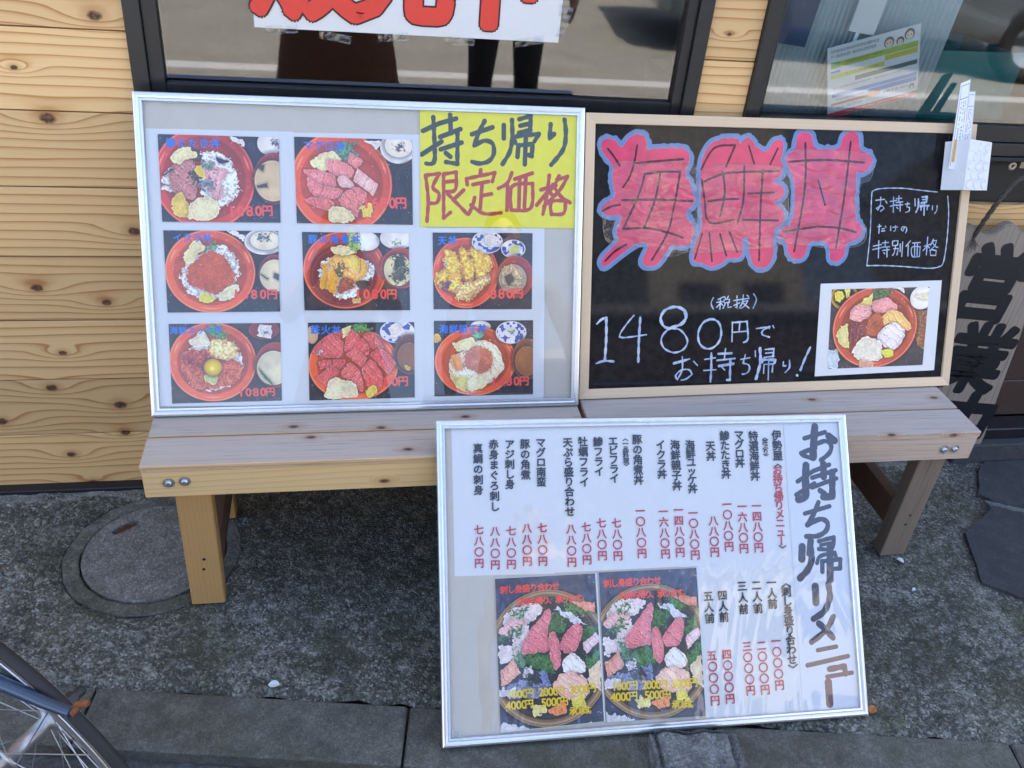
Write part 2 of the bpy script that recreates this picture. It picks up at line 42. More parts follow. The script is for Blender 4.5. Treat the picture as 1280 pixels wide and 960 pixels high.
PHOTOS = [('bonito','b1',[(40.8,542.1),(261.7,542.2),(259.8,380.4),(40.4,379.8)],[('K',(34,34,48),[]),('B',(182,52,40),(369,498,424,592)),('E',(228,228,226),(920,74,102,136)),('G',(70,75,95),[(949,36),(1004,10),(993,96),(965,122)]),('E',(120,35,38),(955,483,177,304)),('E',(205,180,135),(945,509,158,241)),('N',(50,50,60),[(803,325),(876,323),(865,398),(820,362)]),('N',(50,50,60),[(805,569),(898,536),(897,586),(813,594)]),('F',(228,228,226),[(586,6),(667,16),(711,69),(709,137),(656,71)]),('R',(238,236,234),[(364,191),(428,170),(534,210),(603,306),(652,454),(657,592),(606,744),(510,847),(385,773),(320,599),(349,338)]),('R',(238,236,234),[(19,446),(89,370),(133,381),(111,653),(31,655),(4,557)]),('S',(165,95,90),[(88,382),(155,283),(272,267),(309,426),(300,649),(277,750),(206,726),(85,642),(73,506)]),('S',(205,140,145),[(377,313),(492,359),(573,394),(552,469),(503,545),(536,644),(477,759),(424,710),(376,548)]),('G',(45,48,45),[(276,169),(356,179),(359,313),(287,315)]),('G',(55,55,40),[(256,427),(310,401),(322,549),(250,563)]),('G',(80,100,90),[(368,313),(440,299),(455,397),(382,411)]),('G',(90,100,110),[(315,500),(433,497),(436,634),(329,599)]),('F',(236,226,165),[(85,260),(143,173),(260,127),(270,194),(330,194),(299,254),(143,344),(101,296)]),('F',(232,205,60),[(294,364),(349,344),(379,486),(308,463)]),('F',(225,195,80),[(100,703),(156,640),(223,751),(242,940),(106,942),(86,804)]),('F',(238,228,175),[(231,776),(334,699),(442,722),(502,822),(470,949),(331,989),(196,966)]),('N',(30,30,50),[(27,458),(115,382),(119,394),(31,472)]),('N',(30,30,50),[(5,551),(79,580),(78,590),(7,563)]),('N',(30,30,50),[(461,237),(532,271),(586,282),(530,321),(485,310)])]),('tuna','b1',[(290.8,544.4),(517.7,544.5),(518.4,379.2),(291.1,379.9)],[('K',(22,18,26),[]),('B',(219,71,35),(391,521,433,595)),('E',(228,228,226),(880,94,156,187)),('E',(238,230,212),(885,69,120,137)),('G',(60,62,70),[(844,71),(919,44),(927,118),(862,120)]),('E',(50,24,26),(995,505,145,241)),('E',(14,12,14),(1000,517,131,209)),('F',(228,228,226),[(587,18),(725,20),(724,75),(691,114),(642,53)]),('G',(70,120,90),[(355,162),(422,36),(522,70),(510,194),(434,284),(335,225)]),('F',(236,226,170),[(120,262),(227,179),(346,144),(389,260),(258,388),(158,367),(132,318)]),('S',(222,108,105),[(465,158),(582,254),(525,355),(444,283)]),('S',(224,112,110),[(257,240),(398,260),(506,356),(476,469),(348,448),(267,388)]),('S',(220,105,102),[(63,357),(258,388),(348,448),(354,573),(225,564),(74,431)]),('S',(216,100,98),[(74,431),(225,564),(354,573),(417,622),(341,712),(222,702),(122,667)]),('S',(236,175,170),[(352,448),(413,421),(502,544),(464,583),(372,573)]),('S',(236,170,160),[(525,343),(706,526),(657,666),(485,494)]),('S',(205,80,75),[(70,731),(149,679),(331,725),(309,877),(109,780)]),('S',(218,100,92),[(417,622),(520,543),(620,667),(543,783),(521,948),(340,737)]),('F',(238,228,180),[(254,853),(330,788),(495,847),(492,962),(380,1002),(279,979)]),('F',(232,212,70),[(538,770),(641,755),(631,921),(549,920)])]),('roe','b1',[(41.1,363.5),(254.4,364.3),(253.4,206.2),(40.8,205.7)],[('K',(24,22,28),[]),('B',(222,79,40),(392,500,397,509)),('E',(228,228,226),(875,132,178,161)),('E',(232,226,200),(885,119,133,115)),('G',(75,85,90),[(834,47),(923,35),(921,95),(841,102)]),('E',(120,38,38),(961,537,148,249)),('E',(212,202,162),(961,550,135,199)),('N',(60,62,66),[(836,525),(906,588),(897,600),(836,538)]),('N',(60,62,66),[(954,513),(1007,538),(996,613),(952,575)]),('F',(228,228,226),[(536,7),(659,13),(696,85),(689,139),(639,61)]),('R',(238,236,234),[(123,452),(460,165),(530,165),(596,268),(664,488),(629,587),(560,761),(378,859),(204,784),(132,635)]),('O',(218,80,36),[(221,415),(387,232),(524,305),(629,587),(507,736),(417,785),(193,648),(174,488)]),('G',(80,130,90),[(319,184),(443,147),(466,232),(359,256)]),('F',(236,226,165),[(138,318),(270,100),(355,160),(334,232),(269,330),(248,403),(186,415)]),('F',(236,230,185),[(472,735),(627,637),(644,711),(575,848),(449,872)]),('F',(222,220,75),[(274,809),(321,747),(442,822),(368,884),(289,871)])]),('pork','b1',[(300.2,363),(509.7,362.2),(511.2,207.1),(300.8,208)],[('K',(26,24,30),[]),('B',(200,62,34),(388,481,389,496)),('E',(112,26,24),(367,558,301,373)),('E',(228,228,226),(595,109,127,121)),('E',(228,228,226),(889,65,163,140)),('G',(90,140,60),[(865,98),(898,85),(893,130),(869,130)]),('E',(155,45,32),(919,450,196,265)),('E',(218,208,150),(890,476,134,207)),('G',(40,50,35),[(828,285),(942,270),(959,399),(842,490)]),('G',(60,60,40),[(803,555),(978,399),(984,606),(877,658)]),('R',(238,236,234),[(123,497),(245,292),(600,326),(676,479),(621,608),(454,848),(304,849),(161,612)]),('S',(222,155,62),[(273,292),(470,264),(617,403),(595,531),(458,687),(346,662),(331,534),(223,407)]),('S',(230,185,70),[(365,329),(469,277),(541,404),(500,558),(390,444)]),('C',(140,62,42),[(339,572),(462,571),(467,713),(343,784),(316,726)]),('F',(226,160,28),[(167,423),(232,407),(235,688),(162,727)]),('F',(232,165,28),[(233,458),(295,496),(322,611),(298,778),(222,765)]),('G',(40,62,34),[(287,432),(335,391),(390,444),(378,533),(330,572),(294,521)]),('N',(26,26,26),[(488,622),(593,602),(615,673),(542,732),(487,674)]),('F',(236,226,165),[(257,178),(407,157),(527,238),(393,316),(264,267)]),('G',(120,160,60),[(411,11),(513,22),(527,212),(433,226)]),('F',(224,180,110),[(454,842),(521,835),(529,900),(462,913)])]),('tempura','b1',[(558.2,364.2),(765.1,364.8),(765.6,207.7),(559.4,208.6)],[('K',(26,22,30),[]),('B',(206,65,36),(326,525,330,462)),('P',(60,85,160),(543,118,156,147)),('F',(228,228,226),[(516,29),(628,39),(656,111),(590,196),(516,124)]),('P',(80,105,170),(805,206,124,121)),('F',(195,205,120),[(750,195),(815,146),(881,182),(863,267),(768,267)]),('E',(146,38,32),(830,572,189,278)),('E',(150,142,118),(802,596,142,191)),('C',(176,160,120),[(684,438),(816,401),(912,646),(808,732),(694,696)]),('N',(60,48,44),[(713,573),(788,523),(817,597),(760,696)]),('R',(215,205,215),[(96,332),(161,284),(178,429),(104,441)]),('G',(60,50,70),[(123,356),(179,380),(169,441),(122,441)]),('T',(224,165,50),[(8,600),(75,478),(141,441),(177,550),(138,673),(62,747)]),('T',(228,168,48),[(97,190),(171,223),(236,259),(281,404),(289,648),(231,771),(137,783),(140,526)]),('T',(222,150,36),[(264,151),(348,198),(403,403),(420,611),(298,648),(263,319)]),('T',(230,165,40),[(339,168),(497,239),(571,281),(585,500),(439,635),(394,343)]),('T',(220,170,110),[(194,759),(307,648),(420,623),(571,524),(552,647),(438,820),(362,894),(211,882)]),('G',(92,50,64),[(82,649),(167,618),(185,697),(137,796),(81,747)])]),('yukke','b1',[(41.2,183.5),(252.9,183.3),(250.8,25.8),(39.8,25.1)],[('K',(44,34,34),[]),('B',(220,82,46),(381,486,394,501)),('E',(120,32,34),(850,85,140,121)),('F',(228,228,226),[(807,9),(925,35),(916,207),(784,161)]),('G',(50,60,50),[(827,104),(904,137),(895,156),(831,136)]),('E',(150,48,38),(950,536,192,294)),('E',(208,202,165),(930,575,154,222)),('N',(60,90,60),[(783,546),(845,651),(925,784),(916,797),(825,677)]),('R',(238,236,234),[(119,418),(192,280),(571,273),(661,440),(641,659),(478,843),(277,863),(137,737)]),('C',(206,92,62),[(109,342),(235,318),(360,333),(511,425),(650,504),(625,711),(461,817),(233,836),(130,698),(87,544)]),('C',(165,60,48),[(162,355),(332,358),(316,549),(224,598),(112,481)]),('T',(232,188,120),[(338,206),(483,183),(607,273),(611,427),(473,475),(365,435)]),('F',(240,232,200),[(169,191),(307,80),(348,168),(353,295),(191,292)]),('G',(70,125,60),[(336,30),(453,6),(525,145),(446,201),(349,143)]),('F',(205,212,130),[(285,651),(431,641),(390,769),(300,728)]),('D',(236,192,20),(379,552,81,107))]),('tekka','b1',[(306.7,183.4),(519.4,182.6),(519.3,25.2),(305.1,24.4)],[('K',(26,24,34),[]),('E',(205,165,120),(37,154,55,115)),('B',(220,79,40),(421,549,425,474)),('P',(40,60,150),(837,121,166,151)),('F',(234,228,220),[(742,68),(848,10),(924,162),(798,187)]),('E',(88,42,30),(959,426,161,266)),('E',(120,72,42),(949,453,116,186)),('F',(205,165,70),[(909,559),(967,587),(957,640),(918,612)]),('G',(70,125,60),[(392,40),(449,8),(543,15),(570,133),(484,177),(429,105)]),('F',(236,226,160),[(317,92),(413,34),(372,157),(324,202)]),('S',(206,72,72),[(15,360),(177,142),(324,195),(319,469),(106,439)]),('S',(205,72,68),[(503,171),(580,107),(720,318),(671,359),(586,349)]),('S',(208,70,70),[(411,79),(577,303),(556,440),(339,404),(333,247),(372,131)]),('S',(205,66,64),[(566,420),(672,310),(832,531),(743,688)]),('S',(214,84,82),[(430,311),(555,473),(496,590),(339,417)]),('S',(200,66,62),[(96,478),(319,469),(356,495),(279,625),(196,571),(102,621)]),('S',(212,80,76),[(366,496),(440,576),(486,629),(519,947),(399,772),(288,677)]),('S',(208,72,68),[(487,590),(593,460),(705,687),(683,872),(567,935),(513,735)]),('S',(204,70,66),[(63,711),(215,545),(288,638),(163,844)]),('F',(238,230,185),[(144,883),(212,715),(305,730),(399,759),(458,892),(433,984),(160,991)]),('F',(232,218,90),[(520,894),(598,804),(656,898),(576,978),(529,961)]),('R',(228,228,226),[(89,348),(126,342),(121,394),(93,393)])]),('oyako','b1',[(559.7,185.1),(768.9,184.4),(771,25.8),(560.4,26.4)],[('K',(28,26,32),[]),('F',(226,180,60),[(7,162),(58,163),(66,262),(34,299),(8,274)]),('E',(228,228,226),(464,78,103,74)),('B',(220,77,38),(414,539,409,459)),('P',(50,65,150),(775,161,157,150)),('G',(70,90,60),[(757,118),(785,105),(790,162),(757,161)]),('E',(110,62,34),(937,521,154,279)),('E',(140,84,46),(937,547,125,202)),('G',(80,140,110),[(370,165),(483,141),(511,191),(444,302)]),('S',(240,218,180),[(303,401),(463,228),(652,355),(698,569),(698,670),(555,844),(365,916),(224,888),(141,723),(153,474)]),('O',(224,118,88),[(312,413),(425,315),(576,404),(594,567),(498,717),(348,639),(273,613)]),('S',(226,130,56),[(157,474),(209,437),(255,463),(291,663),(198,662)]),('F',(236,226,165),[(182,300),(351,202),(435,315),(312,401),(218,418)]),('F',(214,204,95),[(141,723),(319,751),(331,947),(252,920)]),('F',(240,234,180),[(319,764),(460,716),(545,844),(497,900),(336,960)])]),('special','b2',[(589.8,232.3),(839.3,235.3),(842,51.3),(594.2,48.9)],[('K',(46,42,46),[]),('F',(190,212,225),[(-10,753),(115,759),(109,1006),(-11,999)]),('C',(128,84,52),[(839,279),(1014,286),(1015,816),(927,739)]),('E',(226,170,40),(130,93,135,159)),('E',(30,26,34),(130,93,107,124)),('F',(222,215,70),[(26,28),(104,17),(125,114),(77,161),(24,111)]),('F',(222,215,90),[(126,4),(194,6),(198,89),(154,115)]),('B',(172,69,46),(469,493,437,514)),('E',(228,228,226),(927,134,119,148)),('F',(226,222,170),[(873,98),(989,88),(993,151),(900,148)]),('F',(228,228,226),[(591,-2),(729,3),(733,79),(673,36)]),('G',(62,86,50),[(387,26),(591,5),(625,90),(530,135),(487,182),(426,125)]),('F',(226,214,120),[(271,203),(423,52),(420,208),(376,241)]),('S',(214,138,138),[(184,395),(206,256),(259,195),(420,222),(416,348),(305,421)]),('S',(214,130,130),[(409,221),(439,153),(574,113),(722,261),(551,311),(448,307)]),('S',(232,170,90),[(508,365),(607,271),(712,289),(865,507),(810,562),(616,426),(539,494)]),('O',(192,92,60),[(387,347),(493,294),(559,452),(510,606),(371,586)]),('S',(96,34,38),[(214,424),(282,427),(261,695),(217,686)]),('S',(100,40,42),[(300,442),(370,458),(337,599),(281,625)]),('S',(218,206,218),[(488,619),(550,494),(673,414),(805,576),(713,794),(565,744)]),('F',(234,232,215),[(231,779),(306,668),(360,592),(512,635),(567,780),(556,902),(401,934),(294,890)]),('F',(224,218,140),[(69,615),(92,489),(191,423),(207,635),(224,750),(160,726)]),('F',(208,218,70),[(567,780),(662,770),(681,880),(585,897)]),('F',(215,160,130),[(318,912),(465,934),(463,1006),(329,999)])]),('platter','b3',[(107.7,303.5),(305.9,304.9),(311.5,26),(110.7,20.4)],[('K',(48,58,82),[]),('F',(200,210,220),[(-10,922),(433,1043),(1004,995),(993,1131),(-15,1054)]),('E',(196,158,100),(496,547,614,454)),('E',(225,205,165),(496,547,589,438)),('E',(150,110,60),(496,547,568,424)),('E',(26,26,32),(496,547,543,406)),('F',(232,224,226),[(52,268),(226,178),(500,191),(321,317),(66,339)]),('S',(222,165,168),[(-2,352),(119,272),(306,281),(286,338),(80,391)]),('F',(228,222,224),[(3,439),(161,453),(174,545),(22,565)]),('S',(216,140,120),[(12,610),(157,539),(211,633),(32,713)]),('F',(226,214,214),[(149,366),(304,316),(317,398),(228,463),(239,578),(158,527)]),('C',(110,124,165),[(0,710),(285,672),(484,753),(395,816),(29,780)]),('F',(206,212,224),[(-1,722),(165,721),(146,776),(13,779)]),('G',(52,98,50),[(138,244),(327,206),(256,261),(154,262)]),('G',(52,98,50),[(4,410),(235,324),(250,377),(46,412)]),('G',(62,108,62),[(160,482),(262,464),(263,602),(189,586)]),('G',(60,105,50),[(640,191),(888,179),(953,266),(775,269)]),('S',(222,130,110),[(728,183),(976,195),(980,267),(883,250)]),('F',(205,218,236),[(559,221),(724,240),(885,346),(771,334)]),('G',(40,84,40),[(506,246),(707,295),(600,413),(480,384)]),('G',(48,92,44),[(259,524),(499,508),(585,645),(456,651),(280,603)]),('G',(44,92,44),[(791,424),(950,313),(989,458),(867,475)]),('G',(48,96,46),[(823,590),(1017,483),(1010,577),(853,673)]),('S',(206,96,108),[(226,451),(319,363),(508,211),(545,252),(489,384),(508,502),(344,515),(242,523)]),('S',(210,100,112),[(497,396),(562,374),(609,461),(617,601),(551,643),(496,547)]),('S',(208,98,110),[(603,449),(772,314),(853,368),(775,528),(619,522)]),('S',(226,190,200),[(832,473),(979,398),(1020,448),(862,545)]),('S',(236,226,222),[(615,583),(724,514),(857,615),(826,671),(627,659)]),('S',(238,172,156),[(498,743),(611,646),(852,684),(885,831),(633,837)]),('F',(236,216,184),[(862,662),(1000,582),(992,809),(882,744)]),('C',(92,112,165),[(375,632),(474,638),(505,743),(434,739)]),('C',(196,200,214),[(234,612),(323,592),(339,675),(235,663)]),('G',(40,50,50),[(278,637),(388,644),(366,734),(283,717)]),('S',(222,112,58),[(450,893),(633,837),(648,918),(533,933)]),('F',(224,220,135),[(301,854),(444,853),(444,921),(322,925)]),('F',(222,214,84),[(702,836),(816,815),(846,892),(732,898)])]),('platter2','b3',[(313.3,306.5),(514.3,306.8),(517.1,22.2),(316.3,24)],[('K',(48,58,82),[]),('F',(200,210,220),[(-10,922),(433,1043),(1004,995),(993,1131),(-15,1054)]),('E',(196,158,100),(496,547,615,453)),('E',(225,205,165),(496,547,590,438)),('E',(150,110,60),(496,547,569,424)),('E',(26,26,32),(496,547,544,406)),('F',(232,224,226),[(52,268),(226,178),(500,191),(321,317),(66,339)]),('S',(222,165,168),[(-2,352),(119,272),(306,281),(286,338),(80,391)]),('F',(228,222,224),[(3,439),(161,453),(174,545),(22,565)]),('S',(216,140,120),[(12,610),(157,539),(211,633),(32,713)]),('F',(226,214,214),[(149,366),(304,316),(317,398),(228,463),(239,578),(158,527)]),('C',(110,124,165),[(0,710),(285,672),(484,753),(395,816),(29,780)]),('F',(206,212,224),[(-1,722),(165,721),(146,776),(13,779)]),('G',(52,98,50),[(138,244),(327,206),(256,261),(154,262)]),('G',(52,98,50),[(4,410),(235,324),(250,377),(46,412)]),('G',(62,108,62),[(160,482),(262,464),(263,602),(189,586)]),('G',(60,105,50),[(640,191),(888,179),(953,266),(775,269)]),('S',(222,130,110),[(728,183),(976,195),(980,267),(883,250)]),('F',(205,218,236),[(559,221),(724,240),(885,346),(771,334)]),('G',(40,84,40),[(506,246),(707,295),(600,413),(480,384)]),('G',(48,92,44),[(259,524),(499,508),(585,645),(456,651),(280,603)]),('G',(44,92,44),[(791,424),(950,313),(989,458),(867,475)]),('G',(48,96,46),[(823,590),(1017,483),(1010,577),(853,673)]),('S',(206,96,108),[(226,451),(319,363),(508,211),(545,252),(489,384),(508,502),(344,515),(242,523)]),('S',(210,100,112),[(497,396),(562,374),(609,461),(617,601),(551,643),(496,547)]),('S',(208,98,110),[(603,449),(772,314),(853,368),(775,528),(619,522)]),('S',(226,190,200),[(832,473),(979,398),(1020,448),(862,545)]),('S',(236,226,222),[(615,583),(724,514),(857,615),(826,671),(627,659)]),('S',(238,172,156),[(498,743),(611,646),(852,684),(885,831),(633,837)]),('F',(236,216,184),[(862,662),(1000,582),(992,809),(882,744)]),('C',(92,112,165),[(375,632),(474,638),(505,743),(434,739)]),('C',(196,200,214),[(234,612),(323,592),(339,675),(235,663)]),('G',(40,50,50),[(278,637),(388,644),(366,734),(283,717)]),('S',(222,112,58),[(450,893),(633,837),(648,918),(533,933)]),('F',(224,220,135),[(301,854),(444,853),(444,921),(322,925)]),('F',(222,214,84),[(702,836),(816,815),(846,892),(732,898)])])]
TEXTS = [('b1','鯵たたき丼',(63.4,526.5),(143.9,527.5),17.6,'hb'),('b1','1080円',(169,400.9),(235.8,402.9),21.2,'hr'),('b1','マグロ丼',(317,528.5),(377.7,528.1),18.4,'hb'),('b1','1680円',(426.4,420.8),(495,421.9),22.9,'hr'),('b1','イクラ丼',(66.4,349.5),(120.9,349),16.6,'hb'),('b1','1680円',(170.2,240.7),(239.1,240.6),20,'hr'),('b1','豚の角煮丼',(320.8,348.7),(404.5,349.4),17.4,'hb'),('b1','1080円',(406.8,240.2),(474.4,240.1),20.9,'hr'),('b1','天丼',(577.5,348),(598.4,348.2),18,'hb'),('b1','880円',(683.3,240.1),(735.4,241),22.5,'hr'),('b1','海鮮ユッケ丼',(50.6,170.2),(132.9,170.6),15,'hb'),('b1','1080円',(172.1,44.4),(228.9,44.3),18.5,'hr'),('b1','鉄火丼',(320.9,169.1),(362.5,167.8),18.7,'hb'),('b1','1180円',(427.8,60.4),(495.5,60.3),21.4,'hr'),('b1','海鮮親子丼',(579.9,167.1),(660.9,167.4),18.4,'hb'),('b1','1480円',(686,54.8),(751.3,55.3),21,'hr'),('b3','刺し身盛り合わせ',(124.2,281.4),(225.9,284.3),15,'hr'),('b3','お持ち帰り、承ります。',(154.4,257.4),(283.3,259.4),15,'hr'),('b3','1000円',(129.5,87.4),(168.3,87.9),16.8,'hy'),('b3','2000円',(190.4,87.9),(228,87.9),17,'hy'),('b3','3000円',(250.3,87.6),(289.4,89.2),17.2,'hy'),('b3','4000円',(126.4,66.8),(166.8,67.8),16.8,'hy'),('b3','5000円',(195,68.3),(234.3,68.7),17,'hy'),('b3','承ります。',(251.5,48.8),(289.4,49.3),15.1,'hy'),('b3','刺し身盛り合わせ',(329.7,284),(432,286.2),15.5,'hr'),('b3','お持ち帰り、承ります。',(359.7,259.5),(490.5,260.1),15.6,'hr'),('b3','1000円',(334.8,89.6),(373.2,88.9),17.5,'hy'),('b3','2000円',(395.2,88.3),(432.9,87.1),17.7,'hy'),('b3','3000円',(455.4,86.2),(495.1,86.6),17.9,'hy'),('b3','4000円',(331.7,69.3),(371.7,68.9),17.5,'hy'),('b3','5000円',(399.7,68.6),(439.1,67.8),17.7,'hy'),('b3','承ります。',(456.4,47.2),(494.8,46.4),15.7,'hy'),('b3','真鯛の刺身',(81.1,553.8),(80.3,473.1),18.5,'vk'),('b3','赤身まぐろ刺し',(112.2,561.4),(111.5,440.5),18.6,'vk'),('b3','アジ刺し身',(144,560.5),(142.3,482.7),18.7,'vk'),('b3','豚の角煮',(174.7,560.7),(174.2,500.2),18.9,'vk'),('b3','マグロ南蛮',(206.2,562.6),(204.9,485.6),19,'vk'),('b3','天ぷら盛り合わせ',(260.9,561.8),(260.4,426.1),19.2,'vk'),('b3','牡蠣フライ',(291.9,562.8),(291.5,482.7),19.3,'vk'),('b3','鯵フライ',(322.7,561.9),(322.5,503),19.4,'vk'),('b3','エビフライ',(354,562.9),(353.2,488.6),19.5,'vk'),('b3','豚の角煮丼',(404.1,565),(403.5,484.2),19.7,'vk'),('b3','〈一品料理〉',(379.5,568.4),(379.2,511.9),12,'vk'),('b3','七八〇円',(78.9,397.2),(78.1,333.9),18.3,'vr'),('b3','八八〇円',(110.5,393.3),(109.2,329.8),18.4,'vr'),('b3','七八〇円',(142,392.9),(140.6,329.3),18.6,'vr'),('b3','八八〇円',(173.1,397),(171.9,333.8),18.7,'vr'),('b3','七八〇円',(203.6,396.7),(202.6,332.6),18.8,'vr'),('b3','八八〇円',(261.2,392.3),(260.3,328.6),19,'vr'),('b3','七八〇円',(291.9,395),(290.9,331.8),19.1,'vr'),('b3','七八〇円',(322.6,401.9),(322.2,338.4),19.2,'vr'),('b3','七八〇円',(353.6,400.6),(353.8,336.9),19.3,'vr'),('b3','一〇八〇円',(403.3,422.6),(403.2,339.4),19.5,'vr'),('b3','イクラ丼',(452.7,553.3),(452.9,494.6),19.7,'vk'),('b3','海鮮親子丼',(483.4,552.4),(483.3,470.5),19.8,'vk'),('b3','海鮮ユッケ丼',(515.1,551.6),(515.8,463.8),19.9,'vk'),('b3','天丼',(558.5,548.9),(558.7,528.1),20,'vk'),('b3','鯵たたき丼',(590.1,569),(588.9,491.4),20.2,'vk'),('b3','マグロ丼',(621.3,570.1),(620.3,513.1),20.3,'vk'),('b3','特選海鮮丼',(652.5,567.4),(651.3,485.6),20.4,'vk'),('b3','伊勢屋',(703.8,568),(703.8,525.9),20.6,'vk'),('b3','〈丼ぶり〉',(677.7,564.8),(677.5,524.3),12.3,'vk'),('b3','〈',(702.5,510.6),(702.4,508.7),16.4,'vk'),('b3','〉',(700,336.3),(699.9,334.4),16.2,'vk'),('b3','お持ち帰りメニュー',(700.8,496.2),(698.5,352.8),20.5,'vr'),('b3','一六八〇円',(451.3,419.8),(451.7,336.6),19.5,'vr'),('b3','一四八〇円',(483.1,421.9),(482.5,338.4),19.6,'vr'),('b3','一〇八〇円',(513.5,414.8),(513.6,332.2),19.7,'vr'),('b3','八八〇円',(555.9,398.3),(554.8,336.2),19.8,'vr'),('b3','一〇八〇円',(586.6,429.9),(585.9,345.9),20,'vr'),('b3','一六八〇円',(618.8,424.6),(617.5,340.8),20.1,'vr'),('b3','一四八〇円',(649.9,424.6),(649.3,341.2),20.2,'vr'),('b3','五人前',(536,250.1),(536.3,207.2),19.6,'vk'),('b3','四人前',(565.9,250.3),(566.5,208.1),19.7,'vk'),('b3','三人前',(608.4,266.4),(608.8,221.3),19.9,'vk'),('b3','二人前',(639.1,266.7),(639.4,221.5),20,'vk'),('b3','一人前',(671.5,270.5),(671.1,228.9),20.1,'vk'),('b3','〈刺し身盛り合わせ〉',(702.1,269.7),(705.6,99),20.2,'vk'),('b3','五〇〇〇円',(536.3,135.2),(537.9,49.4),19.5,'vr'),('b3','四〇〇〇円',(567.6,135.7),(569.1,50.7),19.6,'vr'),('b3','三〇〇〇円',(610.8,148.5),(612.9,63.7),19.8,'vr'),('b3','二〇〇〇円',(641.7,148.4),(643.7,63.4),19.9,'vr'),('b3','一〇〇〇円',(672.9,155.6),(674.7,70.3),20,'vr')]
SHEETS1 = [[(19,552.2),(289,553.9),(282.7,369.6),(14.1,368.3)],[(278.4,552.2),(543.6,555.7),(539.6,370.8),(275,369.5)],[(14.3,371.3),(284.3,373.5),(281.4,193.2),(10.3,194.7)],[(279.7,372.7),(546.1,375.6),(545.5,194.2),(278.3,194)],[(539.6,374),(790.6,375.1),(793.5,195.4),(542.2,195)],[(10.6,199.4),(284.7,198),(283.5,14.2),(5.3,20.3)],[(278.5,198.8),(547.2,198.3),(545,13.6),(277.2,16)],[(542.3,200),(793.4,200.4),(794.6,15.2),(541.7,15.4)]]
YELLOW_SHEET = [(534,599.8),(853.5,605.2),(853.9,375.7),(535.7,376.3)]
SHEETS3 = [[(30.2,600),(233.3,599.9),(225.2,307.8),(30.5,311.5)],[(230,599.2),(481.4,599.8),(482,310.6),(223.6,309.4)],[(478,599.1),(734,598.2),(728.9,311.5),(478.6,309.2)],[(515.3,309),(729,313),(722.5,11.6),(518.1,17.5)]]
STRIP3 = [(732.2,597.5),(844.7,597.4),(843.5,12),(720.9,13.2)]
PSHEET3 = [[(107.1,304.8),(309.8,305.2),(314.7,25.2),(110.8,18.7)],[(312.3,306.6),(515.3,307.5),(518.3,22),(317.9,24.9)]]
SHEET2 = [(561,245.4),(870.1,250.3),(874.6,37.7),(563.9,32.5)]
BOARD = {'b1':[-0.50924,-0.302,0.40841,0.87054,0.61802,0.41325,0.00157],'b2':[0.36767,-0.27816,0.4081,0.91597,0.60055,0.38461,0.02089],'b3':[0.03053,-0.82365,0.00825,0.85949,0.60997,0.7134,-0.02221]}
R = random.Random(7); NR = np.random.RandomState(5)
COL = SC.collection
